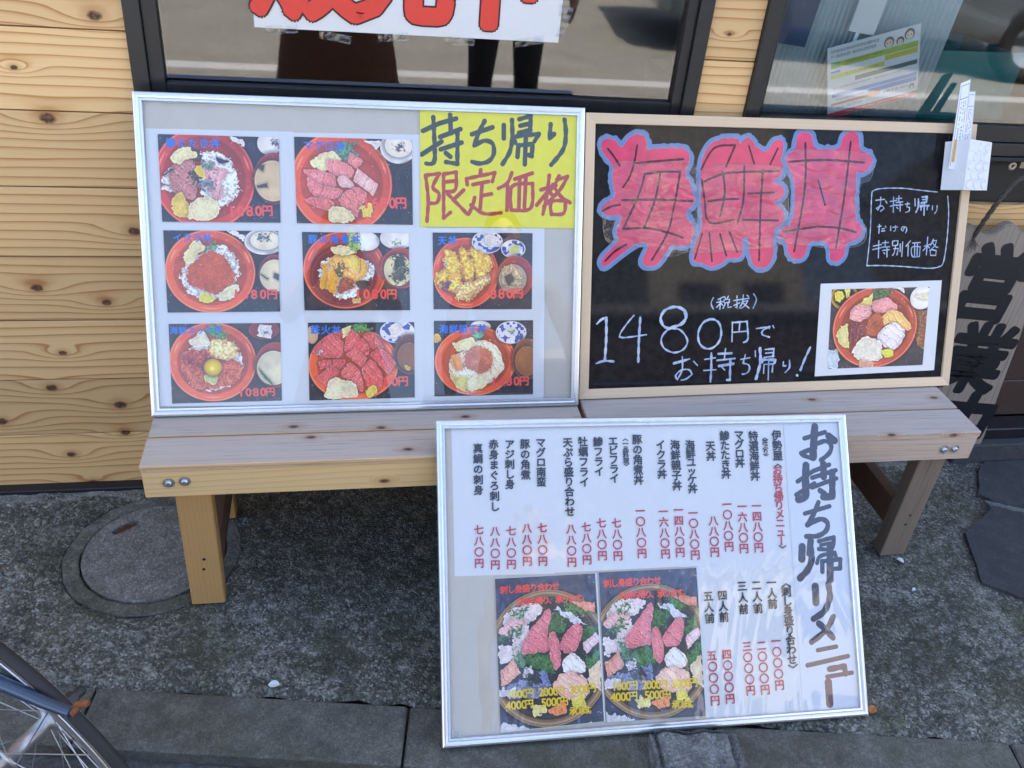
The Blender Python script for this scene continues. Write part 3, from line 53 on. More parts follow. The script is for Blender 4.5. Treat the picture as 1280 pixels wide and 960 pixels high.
# ================================================================== helpers
def srgb(c):
    return tuple(((x/255)/12.92 if x/255 <= .04045 else ((x/255+.055)/1.055)**2.4) for x in c[:3])+(1,)
def empty(name, loc=(0,0,0), rz=0, mat=None):
    o = bpy.data.objects.new(name, None); COL.objects.link(o); o.empty_display_size = .05
    if mat is not None: o.matrix_world = mat
    else: o.location = loc; o.rotation_euler = (0,0,rz)
    return o
def tag(o, label=None, cat=None, group=None, kind=None):
    for k, val in (('label',label),('category',cat),('group',group),('kind',kind)):
        if val: o[k] = val
    return o
class MB:
    """collects vertices and faces, then links them as one mesh object"""
    def __init__(s): s.v = []; s.f = []; s.m = []; s.sm = []
    def add(s, vs, fs, mi=0, smooth=False):
        n = len(s.v); s.v += [tuple(map(float, p)) for p in vs]
        for f in fs: s.f.append(tuple(i+n for i in f)); s.m.append(mi); s.sm.append(smooth)
    def box(s, a, b, mi=0, bev=0.0, M=None):
        x0,y0,z0 = a; x1,y1,z1 = b
        if bev <= 0:
            vs = [(x0,y0,z0),(x1,y0,z0),(x1,y1,z0),(x0,y1,z0),(x0,y0,z1),(x1,y0,z1),(x1,y1,z1),(x0,y1,z1)]
            fs = [(3,2,1,0),(4,5,6,7),(0,1,5,4),(1,2,6,5),(2,3,7,6),(3,0,4,7)]
        else:
            bm = bmesh.new(); bmesh.ops.create_cube(bm, size=1)
            for p in bm.verts: p.co = Vector(((x0+x1)/2+p.co.x*(x1-x0), (y0+y1)/2+p.co.y*(y1-y0), (z0+z1)/2+p.co.z*(z1-z0)))
            bmesh.ops.bevel(bm, geom=list(bm.edges), offset=bev, segments=1, affect='EDGES', profile=.5)
            bm.verts.index_update(); vs = [tuple(p.co) for p in bm.verts]; fs = [tuple(q.index for q in f.verts) for f in bm.faces]; bm.free()
        if M is not None: vs = [tuple(M @ Vector(p)) for p in vs]
        s.add(vs, fs, mi)
        return s
    def tube(s, pts, r, n=10, mi=0, cap=True, smooth=True):
        pts = [Vector(p) for p in pts]; rs = r if isinstance(r,(list,tuple)) else [r]*len(pts)
        ref = None; rings = []
        for i, p in enumerate(pts):
            t = (pts[min(i+1,len(pts)-1)]-pts[max(i-1,0)]).normalized()
            if ref is None: ref = t.orthogonal().normalized()
            a = (ref - t*ref.dot(t)).normalized(); ref = a; b = t.cross(a)
            rings.append([p+(a*math.cos(2*math.pi*k/n)+b*math.sin(2*math.pi*k/n))*rs[i] for k in range(n)])
        vs = [q for rg in rings for q in rg]; fs = []
        for i in range(len(pts)-1):
            for k in range(n): fs.append((i*n+k, i*n+(k+1)%n, (i+1)*n+(k+1)%n, (i+1)*n+k))
        s.add(vs, fs, mi, smooth)
        if cap: s.add(rings[0], [tuple(range(n))[::-1]], mi); s.add(rings[-1], [tuple(range(n))], mi)
        return s
    def prism(s, poly, z0, z1, mi=0, M=None):
        n = len(poly); vs = [(x,y,z0) for x,y in poly]+[(x,y,z1) for x,y in poly]
        fs = [tuple(range(n))[::-1], tuple(range(n,2*n))]+[(i,(i+1)%n,(i+1)%n+n,i+n) for i in range(n)]
        if M is not None: vs = [tuple(M @ Vector(p)) for p in vs]
        s.add(vs, fs, mi); return s
    def ring(s, c, axis, R0, prof, n=48, mi=0, smooth=True):
        """revolve a closed profile [(dr, da)] about axis through c"""
        c = Vector(c); ax = Vector(axis).normalized(); u = ax.orthogonal().normalized(); v_ = ax.cross(u); m = len(prof)
        vs = []
        for i in range(n):
            d = u*math.cos(2*math.pi*i/n)+v_*math.sin(2*math.pi*i/n)
            for dr, da in prof: vs.append(c+d*(R0+dr)+ax*da)
        fs = [(i*m+j, ((i+1)%n)*m+j, ((i+1)%n)*m+(j+1)%m, i*m+(j+1)%m) for i in range(n) for j in range(m)]
        s.add(vs, fs, mi, smooth); return s
    def build(s, name, mats, parent=None, loc=None):
        me = bpy.data.meshes.new(name); me.from_pydata(s.v, [], s.f); me.update()
        for m in (mats if isinstance(mats,(list,tuple)) else [mats]): me.materials.append(m)
        me.polygons.foreach_set('material_index', s.m); me.polygons.foreach_set('use_smooth', s.sm)
        bm = bmesh.new(); bm.from_mesh(me); bmesh.ops.recalc_face_normals(bm, faces=bm.faces); bm.to_mesh(me); bm.free()
        o = bpy.data.objects.new(name, me); COL.objects.link(o)
        if parent is not None: o.parent = parent
        if loc: o.location = loc
        return o
def place(name, me, parent, loc=(0,0,0)):
    o = bpy.data.objects.new(name, me); COL.objects.link(o); o.parent = parent; o.location = loc; return o
# ================================================================== materials
class NT:
    def __init__(s, name):
        s.m = bpy.data.materials.new(name); s.m.use_nodes = True; s.t = s.m.node_tree; s.b = s.t.nodes['Principled BSDF']; s.out = s.t.nodes['Material Output']
    def n(s, typ, **k):
        q = s.t.nodes.new(typ)
        for a, val in k.items(): setattr(q, a, val)
        return q
    def l(s, a, b): s.t.links.new(a, b)
    def val(s, x, sock):
        if hasattr(x, 'is_output') or hasattr(x, 'links'): s.l(x, sock)
        else: sock.default_value = x
    def math(s, op, a, b=0.0, c=0.0):
        q = s.n('ShaderNodeMath', operation=op); s.val(a, q.inputs[0]); s.val(b, q.inputs[1]); s.val(c, q.inputs[2]); return q.outputs[0]
    def noise(s, vec, scale, detail=3, rough=.55, dist=0.0, dim='3D', w=None):
        q = s.n('ShaderNodeTexNoise', noise_dimensions=dim); q.inputs['Scale'].default_value = scale; q.inputs['Detail'].default_value = detail
        q.inputs['Roughness'].default_value = rough; q.inputs['Distortion'].default_value = dist
        if vec is not None: s.l(vec, q.inputs['Vector'])
        if w is not None: s.l(w, q.inputs['W'])
        return q.outputs[0]
    def ramp(s, fac, stops, interp='LINEAR'):
        q = s.n('ShaderNodeValToRGB'); e = q.color_ramp.elements; q.color_ramp.interpolation = interp
        while len(e) < len(stops): e.new(.5)
        for i, (p, c) in enumerate(stops): e[i].position = p; e[i].color = c if len(c) == 4 else (*c, 1)
        s.l(fac, q.inputs[0]); return q.outputs[0]
    def mix(s, f, a, b, mode='MIX'):
        q = s.n('ShaderNodeMix', data_type='RGBA', blend_type=mode); s.val(f, q.inputs[0]); s.val(a, q.inputs[6]); s.val(b, q.inputs[7]); return q.outputs[2]
    def mapping(s, vec, scale=(1,1,1), loc=(0,0,0)):
        q = s.n('ShaderNodeMapping'); q.inputs['Scale'].default_value = scale; q.inputs['Location'].default_value = loc; s.l(vec, q.inputs['Vector']); return q.outputs[0]
    def bump(s, h, strength=.3, dist=.002, norm=None):
        q = s.n('ShaderNodeBump'); q.inputs['Strength'].default_value = strength; q.inputs['Distance'].default_value = dist; s.l(h, q.inputs['Height'])
        if norm is not None: s.l(norm, q.inputs['Normal'])
        return q.outputs[0]
    def col(s, c): s.val(c, s.b.inputs['Base Color']); return s
    def rough(s, r): s.val(r, s.b.inputs['Roughness']); return s
    def norm(s, x): s.l(x, s.b.inputs['Normal']); return s
def g(c): return (c,c,c,1)
def plain(name, c, rough=.6, metal=0.0, var=.12, scale=30, bump=0.0, coat=0.0):
    k = NT(name); tc = k.n('ShaderNodeTexCoord').outputs['Object']
    nz = k.noise(tc, scale, 4); nz2 = k.noise(tc, scale*6, 2)
    f = k.math('ADD', k.math('MULTIPLY', nz, .7), k.math('MULTIPLY', nz2, .3))
    a = tuple(x*(1-var) for x in c[:3])+(1,); b = tuple(min(1,x*(1+var)) for x in c[:3])+(1,)
    k.col(k.ramp(f, [(.3,a),(.7,b)])); k.rough(k.math('ADD', rough-.06, k.math('MULTIPLY', nz, .12)))
    k.b.inputs['Metallic'].default_value = metal; k.b.inputs['Coat Weight'].default_value = coat
    if bump: k.norm(k.bump(nz2, bump, .001))
    return k.m
def wood(name, early, late, axis='X', knots=None, spacing=90, grey=None, greyamt=0.0, rough=.62, knotcol=(.07,.028,.014,1), contrast=1.0, blotch=.25, knotdens=0.0, line=.8, waver=5.0, topgrey=False):
    """long-grained softwood: growth rings as contour lines pulled round the knots"""
    k = NT(name); tcn = k.n('ShaderNodeTexCoord'); geo = k.n('ShaderNodeNewGeometry')
    P = geo.outputs['Position'] if knots is not None else tcn.outputs['Object']
    sx = k.n('ShaderNodeSeparateXYZ'); k.l(P, sx.inputs[0]); X, Yv, Z = sx.outputs
    if axis == 'X': L_, A_, B_ = X, Z, Yv
    elif axis == 'Z': L_, A_, B_ = Z, X, Yv
    else: L_, A_, B_ = Yv, X, Z
    oi = k.n('ShaderNodeObjectInfo').outputs['Random']
    cb = k.n('ShaderNodeCombineXYZ'); k.l(k.math('MULTIPLY', L_, .75), cb.inputs[0]); k.l(k.math('MULTIPLY', A_, 7.0), cb.inputs[1]); k.l(k.math('MULTIPLY', B_, 7.0), cb.inputs[2])
    vec = cb.outputs[0]; wv = k.math('MULTIPLY', oi, 37.0)
    n1 = k.noise(vec, 1.3, 2, .5, 0, '4D', wv); n2 = k.noise(vec, 5.0, 3, .5, 0, '4D', wv)
    fld = k.math('ADD', k.math('MULTIPLY', k.math('ADD', A_, k.math('MULTIPLY', B_, .8)), spacing), k.math('ADD', k.math('MULTIPLY', n1, waver), k.math('MULTIPLY', n2, .45)))
    kmask = None; halo = None
    if knots:
        for (kx, kz, kr) in knots:
            dx = k.math('SUBTRACT', L_, kx); dz = k.math('SUBTRACT', A_, kz)
            d1 = k.math('ADD', k.math('MULTIPLY', k.math('MULTIPLY', dx, dx), 1/(kr*6.5)**2), k.math('MULTIPLY', k.math('MULTIPLY', dz, dz), 1/(kr*2.1)**2))
            e = k.math('POWER', 2.718, k.math('MULTIPLY', d1, -1.0)); fld = k.math('ADD', fld, k.math('MULTIPLY', e, 1.7))
            d2 = k.math('ADD', k.math('MULTIPLY', k.math('MULTIPLY', dx, dx), 1/(kr*1.25)**2), k.math('MULTIPLY', k.math('MULTIPLY', dz, dz), 1/(kr*.85)**2))
            d2 = k.math('ADD', d2, k.math('MULTIPLY', k.math('SUBTRACT', k.noise(P, 90, 2), .5), .9))
            mk = k.ramp(d2, [(.35,g(1)),(1.0,g(0))]); hl = k.ramp(k.math('MULTIPLY', d2, .22), [(.1,g(1)),(1.0,g(0))])
            kmask = mk if kmask is None else k.math('MAXIMUM', kmask, mk); halo = hl if halo is None else k.math('MAXIMUM', halo, hl)
    elif knotdens:
        cb2 = k.n('ShaderNodeCombineXYZ'); k.l(k.math('ADD', k.math('MULTIPLY', L_, 6.5), k.math('MULTIPLY', oi, 31.0)), cb2.inputs[0]); k.l(k.math('ADD', k.math('MULTIPLY', k.math('ADD', A_, B_), 13.0), k.math('MULTIPLY', oi, 17.0)), cb2.inputs[1])
        vo = k.n('ShaderNodeTexVoronoi', voronoi_dimensions='2D'); vo.inputs['Scale'].default_value = 1.0; k.l(cb2.outputs[0], vo.inputs['Vector'])
        sel = k.n('ShaderNodeSeparateXYZ'); k.l(vo.outputs['Color'], sel.inputs[0]); on = k.math('LESS_THAN', sel.outputs[0], knotdens)
        kmask = k.math('MULTIPLY', on, k.ramp(vo.outputs['Distance'], [(.035,g(1)),(.085,g(0))])); halo = k.math('MULTIPLY', on, k.ramp(vo.outputs['Distance'], [(.05,g(1)),(.22,g(0))]))
        fld = k.math('ADD', fld, k.math('MULTIPLY', halo, 3.0))
    fr = k.math('FRACT', fld)
    band = k.ramp(fr, [(0,g(.0)),(.55,g(.10)),(.80,g(line*.45)),(.90,g(line)),(.95,g(line)),(1,g(0))])
    fcb = k.n('ShaderNodeCombineXYZ'); k.l(k.math('MULTIPLY', L_, 9.0), fcb.inputs[0]); k.l(k.math('MULTIPLY', A_, 420.0), fcb.inputs[1]); k.l(k.math('MULTIPLY', B_, 420.0), fcb.inputs[2])
    fib = k.noise(fcb.outputs[0], 1.0, 3)
    band = k.math('MULTIPLY', band, k.math('ADD', .55*contrast, k.math('MULTIPLY', n2, .8*contrast)))
    c = k.mix(band, early, late)
    c = k.mix(k.math('MULTIPLY', k.math('SUBTRACT', fib, .35), .30), c, late)
    bl = k.noise(vec, 2.2, 2, .5, 0, '4D', k.math('ADD', wv, 5.0))
    c = k.mix(k.math('MULTIPLY', bl, blotch), c, tuple(x*.72 for x in late[:3])+(1,))
    tone = k.math('ADD', .86, k.math('MULTIPLY', oi, .26)); tn = k.n('ShaderNodeCombineXYZ'); [k.l(tone, tn.inputs[i]) for i in range(3)]
    c = k.mix(1.0, c, tn.outputs[0], 'MULTIPLY')
    if grey is not None:
        if topgrey:
            gnz = k.n('ShaderNodeSeparateXYZ'); k.l(geo.outputs['Normal'], gnz.inputs[0]); greyamt = k.math('MULTIPLY', k.math('GREATER_THAN', gnz.outputs[2], .8), greyamt)
        gm = k.noise(vec, 3.1, 4, .6, 0, '4D', k.math('ADD', wv, 9.0)); c = k.mix(k.math('MULTIPLY', k.ramp(gm, [(.2,g(.55)),(.75,g(1.0))]), greyamt), c, grey)
        st = k.ramp(k.noise(fcb.outputs[0], .55, 4, .7), [(.54,g(0)),(.68,g(1))]); c = k.mix(k.math('MULTIPLY', st, .6), c, tuple(x*.35 for x in grey[:3])+(1,))
    if kmask is not None:
        c = k.mix(k.math('MULTIPLY', halo, .38), c, (.35,.13,.04,1)); c = k.mix(kmask, c, k.mix(k.ramp(k.noise(P, 160, 3), [(.45,g(0)),(.7,g(1))]), knotcol, (.24,.11,.045,1)))
    k.col(c); k.rough(rough); k.norm(k.bump(k.math('ADD', k.math('MULTIPLY', band, .5), fib), .25, .0006))
    return k.m
M = {}
WALL_KNOTS = [(-0.566,1.092,.012),(-0.721,0.994,.006),(-0.68,0.901,.014),(-0.556,0.669,.012),(-0.769,0.537,.0115),(-0.636,0.502,.010),(-0.747,0.376,.008),(-0.786,0.283,.012),(-0.648,0.232,.014),(-0.911,0.193,.013),(-0.777,0.092,.010),(-0.648,0.151,.010),(-0.743,0.003,.012),(.66,1.12,.005),(1.44,.77,.011),(-1.3,.62,.012),(-1.6,.25,.012)]
M['cedar'] = wood('cedar_cladding', (.80,.53,.245,1), (.50,.235,.07,1), 'X', WALL_KNOTS, spacing=52, contrast=1.15, blotch=.10, line=.95, waver=1.7)
M['pine_fresh'] = wood('pine_varnished', (.76,.53,.25,1), (.52,.28,.09,1), 'X', None, spacing=80, knotdens=.36, blotch=.12, contrast=.6)
M['pine_leg'] = wood('pine_leg_varnished', (.54,.32,.12,1), (.40,.20,.06,1), 'Z', None, spacing=120, knotdens=.05, contrast=.5, blotch=.15)
M['pine_pale'] = wood('pine_faded', (.56,.43,.32,1), (.36,.22,.14,1), 'X', None, spacing=100, knotdens=.36, grey=(.56,.46,.38,1), greyamt=.55, contrast=.6)
M['leg_grey'] = wood('leg_weathered', (.24,.175,.12,1), (.15,.10,.065,1), 'Z', None, spacing=90, grey=(.19,.16,.13,1), greyamt=.6, contrast=.6, rough=.8)
M['rail_dark'] = wood('stretcher_dark', (.14,.08,.05,1), (.08,.045,.03,1), 'Y', None, spacing=110, contrast=.5, rough=.8)
M['seat'] = wood('seat_weathered', (.62,.42,.22,1), (.34,.20,.10,1), 'X', None, spacing=60, knotdens=.55, grey=(.50,.465,.42,1), greyamt=.9, contrast=.9, rough=.75, knotcol=(.06,.045,.045,1), blotch=.3, topgrey=True, waver=3.0)
M['seat_pale'] = wood('seat_weathered_pale', (.58,.46,.35,1), (.34,.22,.14,1), 'X', None, spacing=60, knotdens=.55, grey=(.50,.465,.42,1), greyamt=.9, contrast=.9, rough=.75, knotcol=(.06,.045,.045,1), blotch=.3, topgrey=True, waver=3.0)
M['frame_wood'] = wood('frame_ash', (.78,.58,.37,1), (.62,.43,.26,1), 'X', None, spacing=140, contrast=.35, rough=.5, blotch=.1)
M['frame_wood_v'] = wood('frame_ash_upright', (.78,.58,.37,1), (.62,.43,.26,1), 'Y', None, spacing=140, contrast=.35, rough=.5, blotch=.1)
M['sign_wood'] = wood('sign_weathered', (.30,.25,.20,1), (.15,.125,.10,1), 'Z', None, spacing=60, grey=(.27,.225,.18,1), greyamt=.5, contrast=.8, rough=.85)
M['block_dark'] = plain('window_frame_black', (.012,.012,.013), .42, .0, .2)
M['sash'] = plain('window_sash_black', (.02,.02,.022), .38, .3, .2)
M['flash'] = plain('flashing_black', (.016,.017,.02), .45, .2, .25)
M['alu'] = plain('anodised_aluminium', (.72,.74,.77), .30, .85, .06, 60)
M['steel'] = plain('zinc_plated_steel', (.55,.56,.57), .35, .9, .15, 200)
M['chrome'] = plain('chromed_rim', (.75,.75,.76), .16, 1.0, .1, 40)
M['rim'] = plain('polished_rim', (.55,.55,.54), .32, .9, .1, 40)
M['tile_wall'] = None
M['backing'] = plain('backing_board_grey', (.57,.505,.405), .7, 0, .04, 25)
M['paper'] = plain('white_paper', (.71,.70,.675), .55, 0, .02, 14)
M['yellow'] = plain('yellow_paper', (.80,.70,.02), .55, 0, .03, 14)
M['ink'] = plain('black_print', (.018,.02,.028), .5, 0, .1)
M['red_ink'] = plain('red_print', (.52,.03,.05), .5, 0, .08)
M['price_red'] = plain('price_red_print', (.95,.10,.07), .5, 0, .05)
M['blue_ink'] = plain('blue_print', (.04,.19,.62), .5, 0, .08)
M['gold_ink'] = plain('yellow_print', (.86,.58,.02), .5, 0, .05)
M['dark_ink'] = plain('dark_outline_print', (.05,.01,.01), .5, 0, .05)
M['sign_red'] = plain('sign_red_letter', (.72,.055,.035), .5, 0, .05)
M['white_plastic'] = plain('white_embossed_card', (.74,.75,.76), .5, 0, .02, 40)
M['rope'] = plain('dark_rope', (.075,.062,.05), .9, 0, .4, 400, .5)
M['brass'] = plain('pale_hinge_metal', (.52,.45,.32), .4, .5, .2, 120)
M['paint_black'] = plain('carved_letters_black', (.008,.009,.014), .38, 0, .3, 90, .4)
M['tyre'] = plain('tyre_rubber', (.014,.014,.015), .7, 0, .2, 90)
M['bike_blue'] = plain('bicycle_blue_paint', (.012,.035,.075), .32, 0, .12, 30, 0, .5)
M['rust'] = plain('rusty_nut', (.20,.065,.022), .9, 0, .45, 260, .6)
M['hub'] = plain('hub_alloy', (.38,.38,.39), .38, .8, .15, 60)
M['saddle'] = plain('brown_saddle', (.10,.045,.025), .5, 0, .2)
M['black_plastic'] = plain('black_plastic', (.02,.02,.022), .5)
M['door'] = plain('door_brown', (.050,.030,.022), .5, 0, .15, 12)
M['interior'] = plain('interior_wall', (.07,.07,.068), .8)
M['pale_blue'] = plain('pale_blue_matte', (.50,.64,.72), .8, 0, .08, 2)
M['plaster'] = plain('far_plaster', (.42,.38,.33), .85, 0, .1, 2)
M['brownwall'] = plain('brown_tile_wall', (.055,.024,.018), .7, 0, .15, 3)
M['greywall'] = plain('grey_render_wall', (.35,.36,.37), .8, 0, .12, 2)
M['car_paint'] = plain('car_silver_blue', (.16,.20,.24), .25, .5, .05, 5, 0, 1.0)
M['car_glass'] = plain('car_dark_glass', (.02,.025,.03), .06)
M['lamp_glass'] = plain('headlamp_glass', (.75,.76,.78), .12, .2, .03)
M['plate'] = plain('number_plate_white', (.75,.76,.72), .5)
M['jacket'] = plain('brown_jacket', (.26,.13,.075), .85, 0, .2, 60)
M['coat'] = plain('grey_coat', (.17,.16,.15), .85, 0, .2, 60)
M['trousers'] = plain('dark_trousers', (.07,.065,.07), .85, 0, .2, 60)
M['skin'] = plain('skin', (.55,.32,.22), .5, 0, .06, 40)
M['hair'] = plain('black_hair', (.012,.010,.010), .5, 0, .3, 200)
M['shoe'] = plain('shoe_leather', (.03,.025,.02), .45)
M['phone'] = plain('phone_black', (.015,.015,.018), .2)
M['leaf'] = plain('dry_leaf', (.42,.16,.05), .8, 0, .3, 200)
M['litter'] = plain('white_litter', (.65,.70,.72), .6)
def concrete(name, dark, mid, light, moss=.0, speck=260, bumpd=.004, patch=.8, pop=.75, salts=False):
    """cast concrete: coarse aggregate grains of three tones, worn patches, moss in the hollows"""
    k = NT(name); P = k.n('ShaderNodeNewGeometry').outputs['Position']
    wp = k.n('ShaderNodeVectorMath', operation='MULTIPLY_ADD'); nzv = k.n('ShaderNodeTexNoise'); nzv.inputs['Scale'].default_value = speck*.9; nzv.inputs['Detail'].default_value = 2; k.l(P, nzv.inputs['Vector']); k.l(nzv.outputs['Color'], wp.inputs[0]); wp.inputs[1].default_value = (.004,.004,.004); k.l(P, wp.inputs[2])
    vo = k.n('ShaderNodeTexVoronoi'); vo.inputs['Scale'].default_value = speck*.95; k.l(wp.outputs[0], vo.inputs['Vector']); vs = k.n('ShaderNodeSeparateXYZ'); k.l(vo.outputs['Color'], vs.inputs[0])
    v2 = k.n('ShaderNodeTexVoronoi'); v2.inputs['Scale'].default_value = speck*.42; k.l(wp.outputs[0], v2.inputs['Vector']); vt = k.n('ShaderNodeSeparateXYZ'); k.l(v2.outputs['Color'], vt.inputs[0])
    a = k.noise(P, speck, 4, .65); big = k.noise(P, 3.6, 6, .7); med = k.noise(P, 26, 5, .7)
    f = k.math('ADD', k.math('MULTIPLY', a, .40), k.math('ADD', k.math('MULTIPLY', med, .34), k.math('MULTIPLY', big, .34)))
    c = k.ramp(f, [(.40,dark),(.54,mid),(.68,light)])
    wear = k.ramp(k.math('ADD', k.math('MULTIPLY', big, .6), k.math('MULTIPLY', med, .4)), [(.40,g(.25)),(.60,g(1))])
    c = k.mix(k.math('MULTIPLY', k.math('MULTIPLY', k.ramp(vs.outputs[0], [(.70,g(0)),(.95,g(1))]), pop), wear), c, tuple(min(1,x*1.25) for x in light[:3])+(1,))
    c = k.mix(k.math('MULTIPLY', k.ramp(vs.outputs[1], [(.62,g(0)),(.9,g(1))]), .55*pop), c, dark)
    c = k.mix(k.math('MULTIPLY', k.math('MULTIPLY', k.math('GREATER_THAN', vt.outputs[0], .88), .5*pop), wear), c, light)
    ptc = k.ramp(k.noise(P, 1.7, 5, .65), [(.40,g(0)),(.62,g(1))]); c = k.mix(k.math('MULTIPLY', ptc, patch*.4), c, dark)
    if moss:
        mm = k.ramp(k.noise(P, 6, 6, .75), [(.47,g(0)),(.64,g(1))]); c = k.mix(k.math('MULTIPLY', mm, moss), c, (.050,.055,.022,1))
    if salts:   # pale mineral bloom along the foot of the wall
        sp_ = k.n('ShaderNodeSeparateXYZ'); k.l(P, sp_.inputs[0]); e_ = k.math('ADD', sp_.outputs[1], k.math('MULTIPLY', k.math('SUBTRACT', med, .5), .09)); c = k.mix(k.math('MULTIPLY', k.ramp(e_, [(.0,g(0)),(1,g(0))]) if False else k.math('MULTIPLY', k.math('GREATER_THAN', e_, -.052), k.ramp(k.noise(P, 5, 3), [(.42,g(0)),(.6,g(.65))])), 1.0), c, light)
    k.col(c); k.rough(.88); k.norm(k.bump(k.math('ADD', k.math('SUBTRACT', k.math('MULTIPLY', a, .8), k.math('MULTIPLY', vo.outputs['Distance'], .6)), k.math('MULTIPLY', med, 1.2)), .9, bumpd)); return k.m
M['rough_concrete'] = concrete('rough_concrete', (.013,.016,.012,1), (.100,.104,.088,1), (.38,.385,.345,1), .58, 225, .005, .9, 1.05, True)
M['lid_concrete'] = concrete('manhole_lid_concrete', (.085,.083,.075,1), (.185,.182,.168,1), (.33,.33,.31,1), .16, 300, .002, .35, .95)
M['ring_concrete'] = concrete('manhole_ring_concrete', (.045,.048,.036,1), (.125,.125,.108,1), (.27,.27,.24,1), .62, 240, .0018, .5, .6)
M['kerb_concrete'] = concrete('kerb_concrete', (.042,.044,.037,1), (.098,.101,.088,1), (.20,.203,.182,1), .45, 330, .002, .7, .5)
M['stone_dark'] = concrete('dark_paving_stone', (.026,.029,.032,1), (.044,.048,.052,1), (.075,.08,.085,1), .10, 200, .0012, .5, .35)
M['mortar'] = concrete('mortar_joint', (.06,.066,.06,1), (.13,.14,.135,1), (.25,.26,.25,1), .2, 220, .002, .3)
M['block_stone'] = concrete('rough_concrete_block', (.05,.056,.055,1), (.14,.15,.15,1), (.30,.31,.31,1), .12, 240, .004, .4)
M['asphalt'] = concrete('asphalt', (.045,.045,.045,1), (.075,.075,.074,1), (.14,.14,.135,1), 0, 120, .004, .3)
M['road_concrete'] = concrete('pale_road', (.24,.225,.19,1), (.33,.31,.265,1), (.44,.42,.365,1), 0, 110, .004, .4)
def glass(name, refl=1.5, rough=.0, tint=(1,1,1,1), bump=None, bscale=3, bstr=.1, film=0.0, sheet=False):
    k = NT(name); fr = k.n('ShaderNodeFresnel'); fr.inputs['IOR'].default_value = refl
    if sheet: k.l(k.math('ADD', refl, k.math('MULTIPLY', k.n('ShaderNodeNewGeometry').outputs['Backfacing'], 1/refl-refl)), fr.inputs['IOR'])
    tr = k.n('ShaderNodeBsdfTransparent'); tr.inputs[0].default_value = tint; gl = k.n('ShaderNodeBsdfGlossy'); gl.inputs['Roughness'].default_value = rough; gl.inputs[0].default_value = (1,1,1,1)
    mx = k.n('ShaderNodeMixShader'); fac = fr.outputs[0]
    if film: fac = k.math('ADD', fac, film)
    if not sheet: fac = k.math('MULTIPLY', fac, k.math('SUBTRACT', 1.0, k.n('ShaderNodeNewGeometry').outputs['Backfacing']))
    k.l(fac, mx.inputs[0]); k.l(tr.outputs[0], mx.inputs[1]); k.l(gl.outputs[0], mx.inputs[2]); k.l(mx.outputs[0], k.out.inputs[0])
    if bump:
        tc = k.n('ShaderNodeTexCoord').outputs['Object']; nz = k.noise(k.mapping(tc, bump), bscale, 3, .5, 1.2); nb = k.bump(nz, bstr, .01); k.l(nb, gl.inputs['Normal'])
    return k.m
M['window_glass'] = glass('window_glass', 1.85, .024, (.80,.84,.85,1))
M['cover'] = glass('clear_acrylic_cover', 1.50, .01, (.97,.98,.99,1), (1,1,1), 2.5, .03)
M['cover_wavy'] = glass('wavy_clear_cover', 1.52, .02, (.97,.98,.99,1), (1.3,.5,1), 3.2, .38)
M['film'] = glass('wrinkled_clear_film', 1.42, .05, (.97,.97,.98,1), (1,2.2,1), 9, .7, .015, True)
M['tape'] = glass('clear_tape', 1.5, .08, (.92,.93,.93,1), (1,1,1), 40, 1.0, .06, True)
# ================================================================== printed pictures (painted into image buffers here, no files)
def vnoise(h, w_, cells, seed):
    rs = np.random.RandomState(seed); gy, gx = max(2,int(cells*h/w_))+2, cells+2; gr = rs.rand(gy, gx)
    y = np.linspace(0, gy-1.001, h)[:,None]; x = np.linspace(0, gx-1.001, w_)[None,:]; yi = y.astype(int); xi = x.astype(int); fy = y-yi; fx = x-xi
    fy = fy*fy*(3-2*fy); fx = fx*fx*(3-2*fx)
    return (gr[yi,xi]*(1-fx)+gr[yi,xi+1]*fx)*(1-fy)+(gr[yi+1,xi]*(1-fx)+gr[yi+1,xi+1]*fx)*fy
def fbm(h, w_, cells, seed): return (vnoise(h,w_,cells,seed)*.55+vnoise(h,w_,cells*2,seed+1)*.3+vnoise(h,w_,cells*4,seed+2)*.15)
def polysdf(X, Y, pts):
    d = np.full(X.shape, 1e9); s = np.zeros(X.shape, bool); n = len(pts)
    for i in range(n):
        ax, ay = pts[i]; bx, by = pts[(i+1)%n]; ex, ey = bx-ax, by-ay; L2 = ex*ex+ey*ey+1e-9
        t = np.clip(((X-ax)*ex+(Y-ay)*ey)/L2, 0, 1); d = np.minimum(d, (X-ax-t*ex)**2+(Y-ay-t*ey)**2)
        c = ((ay > Y) != (by > Y)) & (X < ex*(Y-ay)/(ey if abs(ey) > 1e-9 else 1e-9)+ax); s ^= c
    d = np.sqrt(d); return np.where(s, -d, d)
def smooth_poly(pts, it=2):
    for _ in range(it):
        q = []
        for i in range(len(pts)):
            a, b = pts[i], pts[(i+1)%len(pts)]; q += [(a[0]*.8+b[0]*.2, a[1]*.8+b[1]*.2), (a[0]*.2+b[0]*.8, a[1]*.2+b[1]*.8)]
        pts = q
    return pts
def image(name, rgb, alpha=None):
    h, w_ = rgb.shape[:2]; im = bpy.data.images.new(name, w_, h, alpha=alpha is not None)
    px = np.ones((h, w_, 4), np.float32); px[:,:,:3] = np.clip(rgb/255.0, 0, 1)
    if alpha is not None: px[:,:,3] = alpha
    im.pixels.foreach_set(px[::-1].ravel()); im.update(); im.pack(); return im
